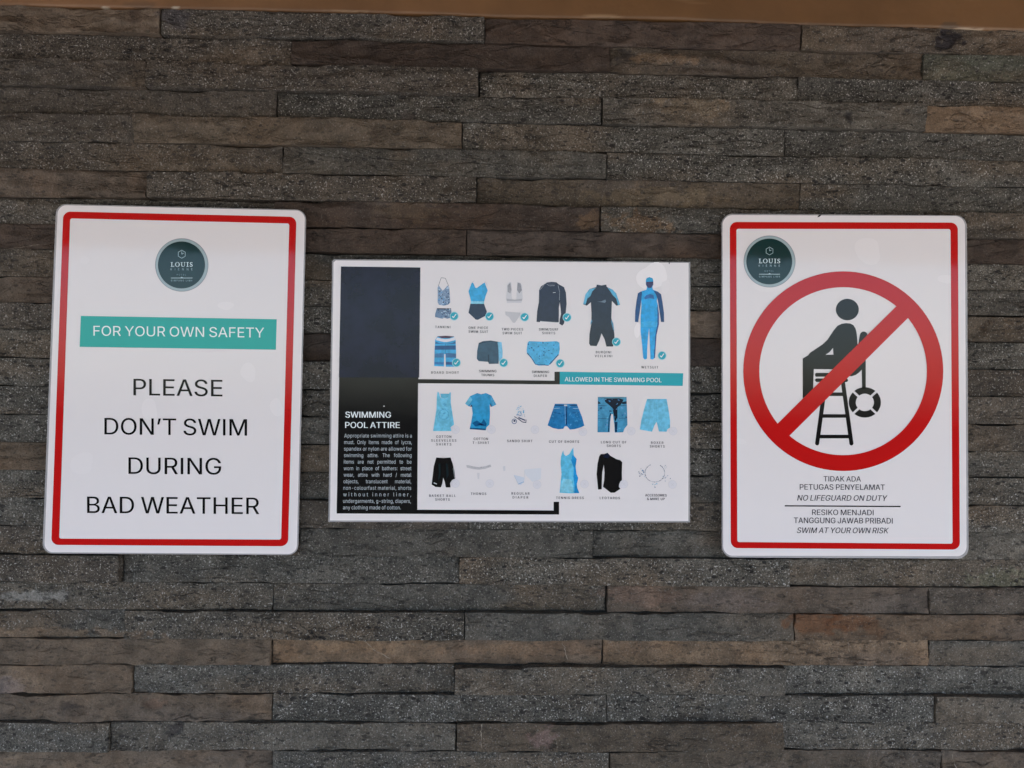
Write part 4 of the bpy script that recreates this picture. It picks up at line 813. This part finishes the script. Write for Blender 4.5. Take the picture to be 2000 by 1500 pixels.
pic('white shirt with blue script print', specks(g3([(1460, 385), (1580, 390), (1590, 500), (1470, 500)]), 22, [(120, 180, 210), (90, 160, 200)], 15, .5, 1.4) + specks(g3([(1455, 490), (1590, 500), (1600, 555), (1460, 550)]), 20, [(60, 110, 160), (90, 150, 195)], 16, .5, 1.2)
    + [(line(*g3([(1440, 545), (1500, 580)]), 1.3), [], (38, 56, 90)), (line(*g3([(1500, 580), (1560, 625)]), 1.5), [], (38, 50, 82)), (line(*g3([(1560, 625), (1610, 630)]), 1.5), [], (38, 50, 82)), (line(*g3([(1612, 590), (1608, 635)]), 1.2), [], (38, 50, 82)), (line(*g3([(1500, 560), (1600, 600)]), 2.2), [], (52, 70, 108), .2), (circ(810 + 1440 * .135, 740 + 615 * .135, 5.0, 5.2, n=20), [circ(810 + 1440 * .135, 740 + 615 * .135, 3.7, 4, n=20)], (70, 100, 140)), (circ(810 + 1443 * .135, 740 + 608 * .135, 2.0, 2, n=12), [], (45, 60, 92))])
cs = g4([(225, 325), (510, 325), (540, 400), (580, 500), (608, 610), (560, 632), (480, 655), (420, 660), (385, 618), (355, 615), (335, 650), (270, 655), (200, 640), (130, 605), (165, 500), (200, 400)])
pic('blue denim cut off shorts', [(cs, [], (52, 118, 170)), (line(*g4([(222, 345), (515, 345)]), 2.4), [], (44, 78, 118), .2), (line(*g4([(380, 345), (375, 600)]), 2.0), [], (36, 62, 100), .3), (line(*g4([(210, 385), (290, 380)]), .7), [], (165, 195, 215), .3), (line(*g4([(460, 385), (540, 385)]), .7), [], (165, 195, 215), .3), (line(*g4([(215, 440), (300, 450)]), .9), [], (38, 70, 110), .3), (line(*g4([(450, 445), (540, 440)]), .9), [], (38, 70, 110), .3), (line(*g4([(355, 350), (362, 590)]), .5), [], (150, 185, 210), .35), (g4([(340, 335), (395, 335), (390, 355), (350, 355)]), [], (170, 180, 190), .4)]
    + specks(cs, 50, [(70, 140, 188), (42, 98, 148), (84, 150, 196)], 21, .6, 1.7))
lj = g4([(785, 235), (1158, 235), (1165, 400), (1170, 600), (1130, 650), (1115, 695), (1005, 700), (1000, 600), (980, 460), (960, 460), (945, 560), (940, 695), (780, 695), (782, 500)])
pic('long dark blue denim shorts', [(lj, [], (76, 142, 178)), (g4([(870, 255), (1050, 250), (1120, 270), (1090, 330), (1040, 370), (1040, 500), (1010, 560), (990, 460), (975, 380), (930, 340), (880, 300)]), [], (34, 44, 54), .2), (line(*g4([(786, 245), (1158, 245)]), 2.6), [], (88, 140, 160), .3), (g4([(960, 460), (940, 500), (930, 690), (915, 690), (925, 520), (945, 440)]), [], (34, 60, 84), .25), (g4([(1000, 560), (1040, 560), (1035, 690), (1010, 695)]), [], (36, 62, 88), .25), (line(*g4([(790, 345), (900, 352)]), .8), [], (40, 62, 82), .3), (line(*g4([(1060, 348), (1160, 350)]), .9), [], (40, 62, 82), .3), (g4([(788, 285), (825, 320), (800, 325), (788, 330)]), [], (38, 52, 66), .3), (g4([(1100, 300), (1160, 290), (1160, 325), (1100, 330)]), [], (38, 52, 66), .3), (line(*g4([(1040, 515), (1165, 510)]), .7), [], (50, 82, 110), .3), (line(*g4([(785, 515), (930, 520)]), .7), [], (50, 82, 110), .3)]
    + specks(lj, 36, [(100, 170, 200), (60, 112, 158), (108, 150, 190), (50, 90, 124)], 22, .7, 2.2))
pic('pale blue boxer shorts', [(g4([(1425, 262), (1680, 262), (1705, 400), (1725, 540), (1725, 635), (1690, 655), (1680, 688), (1580, 685), (1560, 600), (1548, 558), (1520, 610), (1490, 688), (1332, 660), (1350, 540), (1385, 400)]), [], (112, 184, 214)), (line(*g4([(1425, 272), (1682, 272)]), 2.2), [], (98, 170, 202), .2), (line(*g4([(1550, 290), (1549, 555)]), .6), [], (92, 162, 196), .25), (line(*g4([(1480, 330), (1450, 460)]), .6), [], (98, 168, 200), .25)])
pic('black basketball shorts', [(g5([(312, 248), (415, 256), (518, 248), (550, 340), (575, 450), (586, 552), (540, 575), (512, 620), (518, 682), (450, 682), (435, 600), (412, 540), (400, 620), (380, 680), (300, 675), (245, 640), (262, 500), (275, 380)]), [], (20, 23, 28)), (g5([(345, 350), (370, 330), (375, 500), (340, 600), (350, 450)]), [], (34, 46, 48), .2), (g5([(450, 330), (480, 350), (490, 500), (460, 560)]), [], (34, 44, 46), .2), (line(*g5([(556, 400), (578, 545)]), .7), [], (150, 155, 158), .2), (line(*g5([(275, 615), (320, 632)]), 1.6), [], (190, 190, 194), .2)])
pic('pale grey waistband of a thong', [(g5([(745, 362), (770, 358), (850, 378), (930, 388), (1020, 375), (1095, 350), (1108, 382), (1020, 412), (930, 425), (850, 418), (755, 395)]), [], (172, 170, 174))] + specks(g5([(760, 362), (930, 388), (1095, 355), (1102, 380), (930, 422), (760, 392)]), 22, [(140, 138, 142), (155, 153, 158)], 31, .5, 1.1) + [(g5([(900, 470), (940, 470), (932, 560), (912, 560)]), [], (190, 187, 191))])
pic('faint white diaper', [(g5([(1430, 500), (1520, 520), (1590, 540), (1580, 600), (1530, 650), (1490, 620)]), [], (184, 190, 202)), (line(*g5([(1500, 632), (1580, 600)]), 1.6), [], (150, 178, 205), .2), (g5([(1590, 420), (1830, 400), (1825, 560), (1700, 600), (1600, 500)]), [], (194, 195, 201)), (g5([(1275, 380), (1310, 370), (1310, 440), (1285, 445)]), [], (188, 187, 192)), (line(*g5([(1440, 510), (1500, 640)]), .6), [], (160, 168, 178), .2), (line(*g5([(1590, 430), (1590, 530)]), .6), [], (176, 182, 190), .2)])
pic('light blue tennis dress', [(g6([(255, 160), (268, 130), (275, 180), (300, 205), (345, 180), (398, 90), (405, 200), (442, 245), (428, 340), (440, 440), (462, 490), (445, 570), (450, 620), (478, 688), (350, 690), (220, 682), (232, 560), (245, 440), (232, 300), (238, 215)]), [], (98, 182, 216)), (g6([(385, 195), (405, 200), (442, 245), (428, 340), (440, 440), (462, 490), (445, 570), (450, 620), (478, 688), (410, 690), (415, 600), (400, 480), (405, 360), (370, 260)]), [], (50, 142, 200), .2), (g6([(262, 500), (370, 510), (395, 600), (395, 680), (230, 672), (240, 570)]), [], (130, 196, 218), .2)])
pic('black one shouldered leotard', [(g6([(755, 180), (800, 178), (845, 162), (880, 200), (960, 245), (1010, 258), (1035, 285), (1030, 420), (1032, 520), (995, 570), (992, 605), (1012, 632), (935, 682), (885, 682), (785, 605), (800, 520), (805, 420), (795, 315), (775, 420), (770, 540), (768, 638), (722, 642), (712, 540), (702, 440), (715, 300), (735, 210)]), [], (20, 21, 27)), (g6([(780, 195), (845, 165), (880, 205), (850, 235), (800, 225)]), [], (28, 42, 54), .2)])
ac = []
rr = random.Random(5)
for i in range(46):
    a = math.radians(-55 + 325 * i / 46); x, y = 1460 + 128 * math.cos(a), 425 + 118 * math.sin(a)
    if -115 < math.degrees(math.atan2(y - 425, x - 1460)) < -70: continue
    c = g6([(x, y)])[0]; ac.append((blob(c[0], c[1], rr.uniform(.6, 1.3), rr.uniform(.5, 1.1), i, n=7, am=.3), [], rr.choice([(85, 90, 104), (120, 128, 140), (60, 66, 84), (140, 150, 165)])))
for x, y, n_, c0 in ((1290, 425, 16, [(44, 68, 100), (100, 150, 190), (60, 90, 130)]), (1448, 578, 7, [(110, 130, 150), (90, 160, 190)]), (1615, 490, 7, [(110, 130, 160), (130, 150, 165)]), (1600, 345, 4, [(150, 160, 170)])):
    for i in range(n_):
        c = g6([(x + rr.gauss(0, 20), y + rr.gauss(0, 22))])[0]; ac.append((blob(c[0], c[1], rr.uniform(.5, 1.4), rr.uniform(.5, 1.2), i + 70, n=7, am=.3), [], rr.choice(c0), .2 + .03 * i))
pic('beaded charm bracelet', ac)
# round ticks of the allowed items, and the faint ones of the forbidden items
for (x, y) in g1([(402, 704), (817, 708), (1228, 716), (1725, 720), (428, 1250), (982, 1252), (1645, 1258)]) + g2([(773, 968), (1287, 1122)]):
    C_.mesh('tick_badge', [(circ(x, y, 8.6, n=24), [], (158, 205, 214)), (circ(x, y, 7.4, n=24), [], (46, 158, 178), .3), (line((x - 3.6, y + .2), (x - 1.2, y + 3.2), 1.5), [], (214, 220, 224), .6), (line((x - 1.5, y + 3.2), (x + 3.8, y - 4), 1.5), [], (214, 220, 224), .7)], 3.0)
for (x, y) in g3([(590, 735), (1110, 735), (1740, 735)]) + g4([(590, 690), (1220, 680), (1765, 680)]) + g5([(590, 625), (1085, 625), (1770, 640)]) + g6([(545, 570), (1055, 570), (1690, 575)]):
    C_.mesh('faint_badge', [(circ(x, y, 8.2, n=24), [], (198, 195, 200)), (circ(x, y, 8.2, n=24), [circ(x, y, 7.7, n=24)], (186, 184, 188), .3), (line((x - 3, y + 3), (x + 3, y - 3), .7), [], (188, 186, 190), .4), (line((x - 3, y - 3), (x + 3, y + 3), .7), [], (188, 186, 190), .5)], 3.0)
for i, (x, y, rx, ry) in enumerate([(1274, 540, 29, 26), (1246, 645, 7, 15), (1262, 797, 15, 20), (1228, 800, 9, 12), (1300, 560, 8, 14)]):
    C_.mesh('glue_spot', [(blob(x, y, rx, ry, i + 40), [], (214, 209, 210) if i < 2 else (206, 201, 202))], 0.5 + .05 * i)
C_.mesh('nick', [([(1305.5, 512.5), (1308.5, 512.5), (1307.2, 516.5)], [], (40, 38, 38))], 1.2)
C_.mesh('paint_fleck', [(blob(750, 793.2, 1.5, 1, 4, n=8), [], (205, 205, 208))], 3.2)
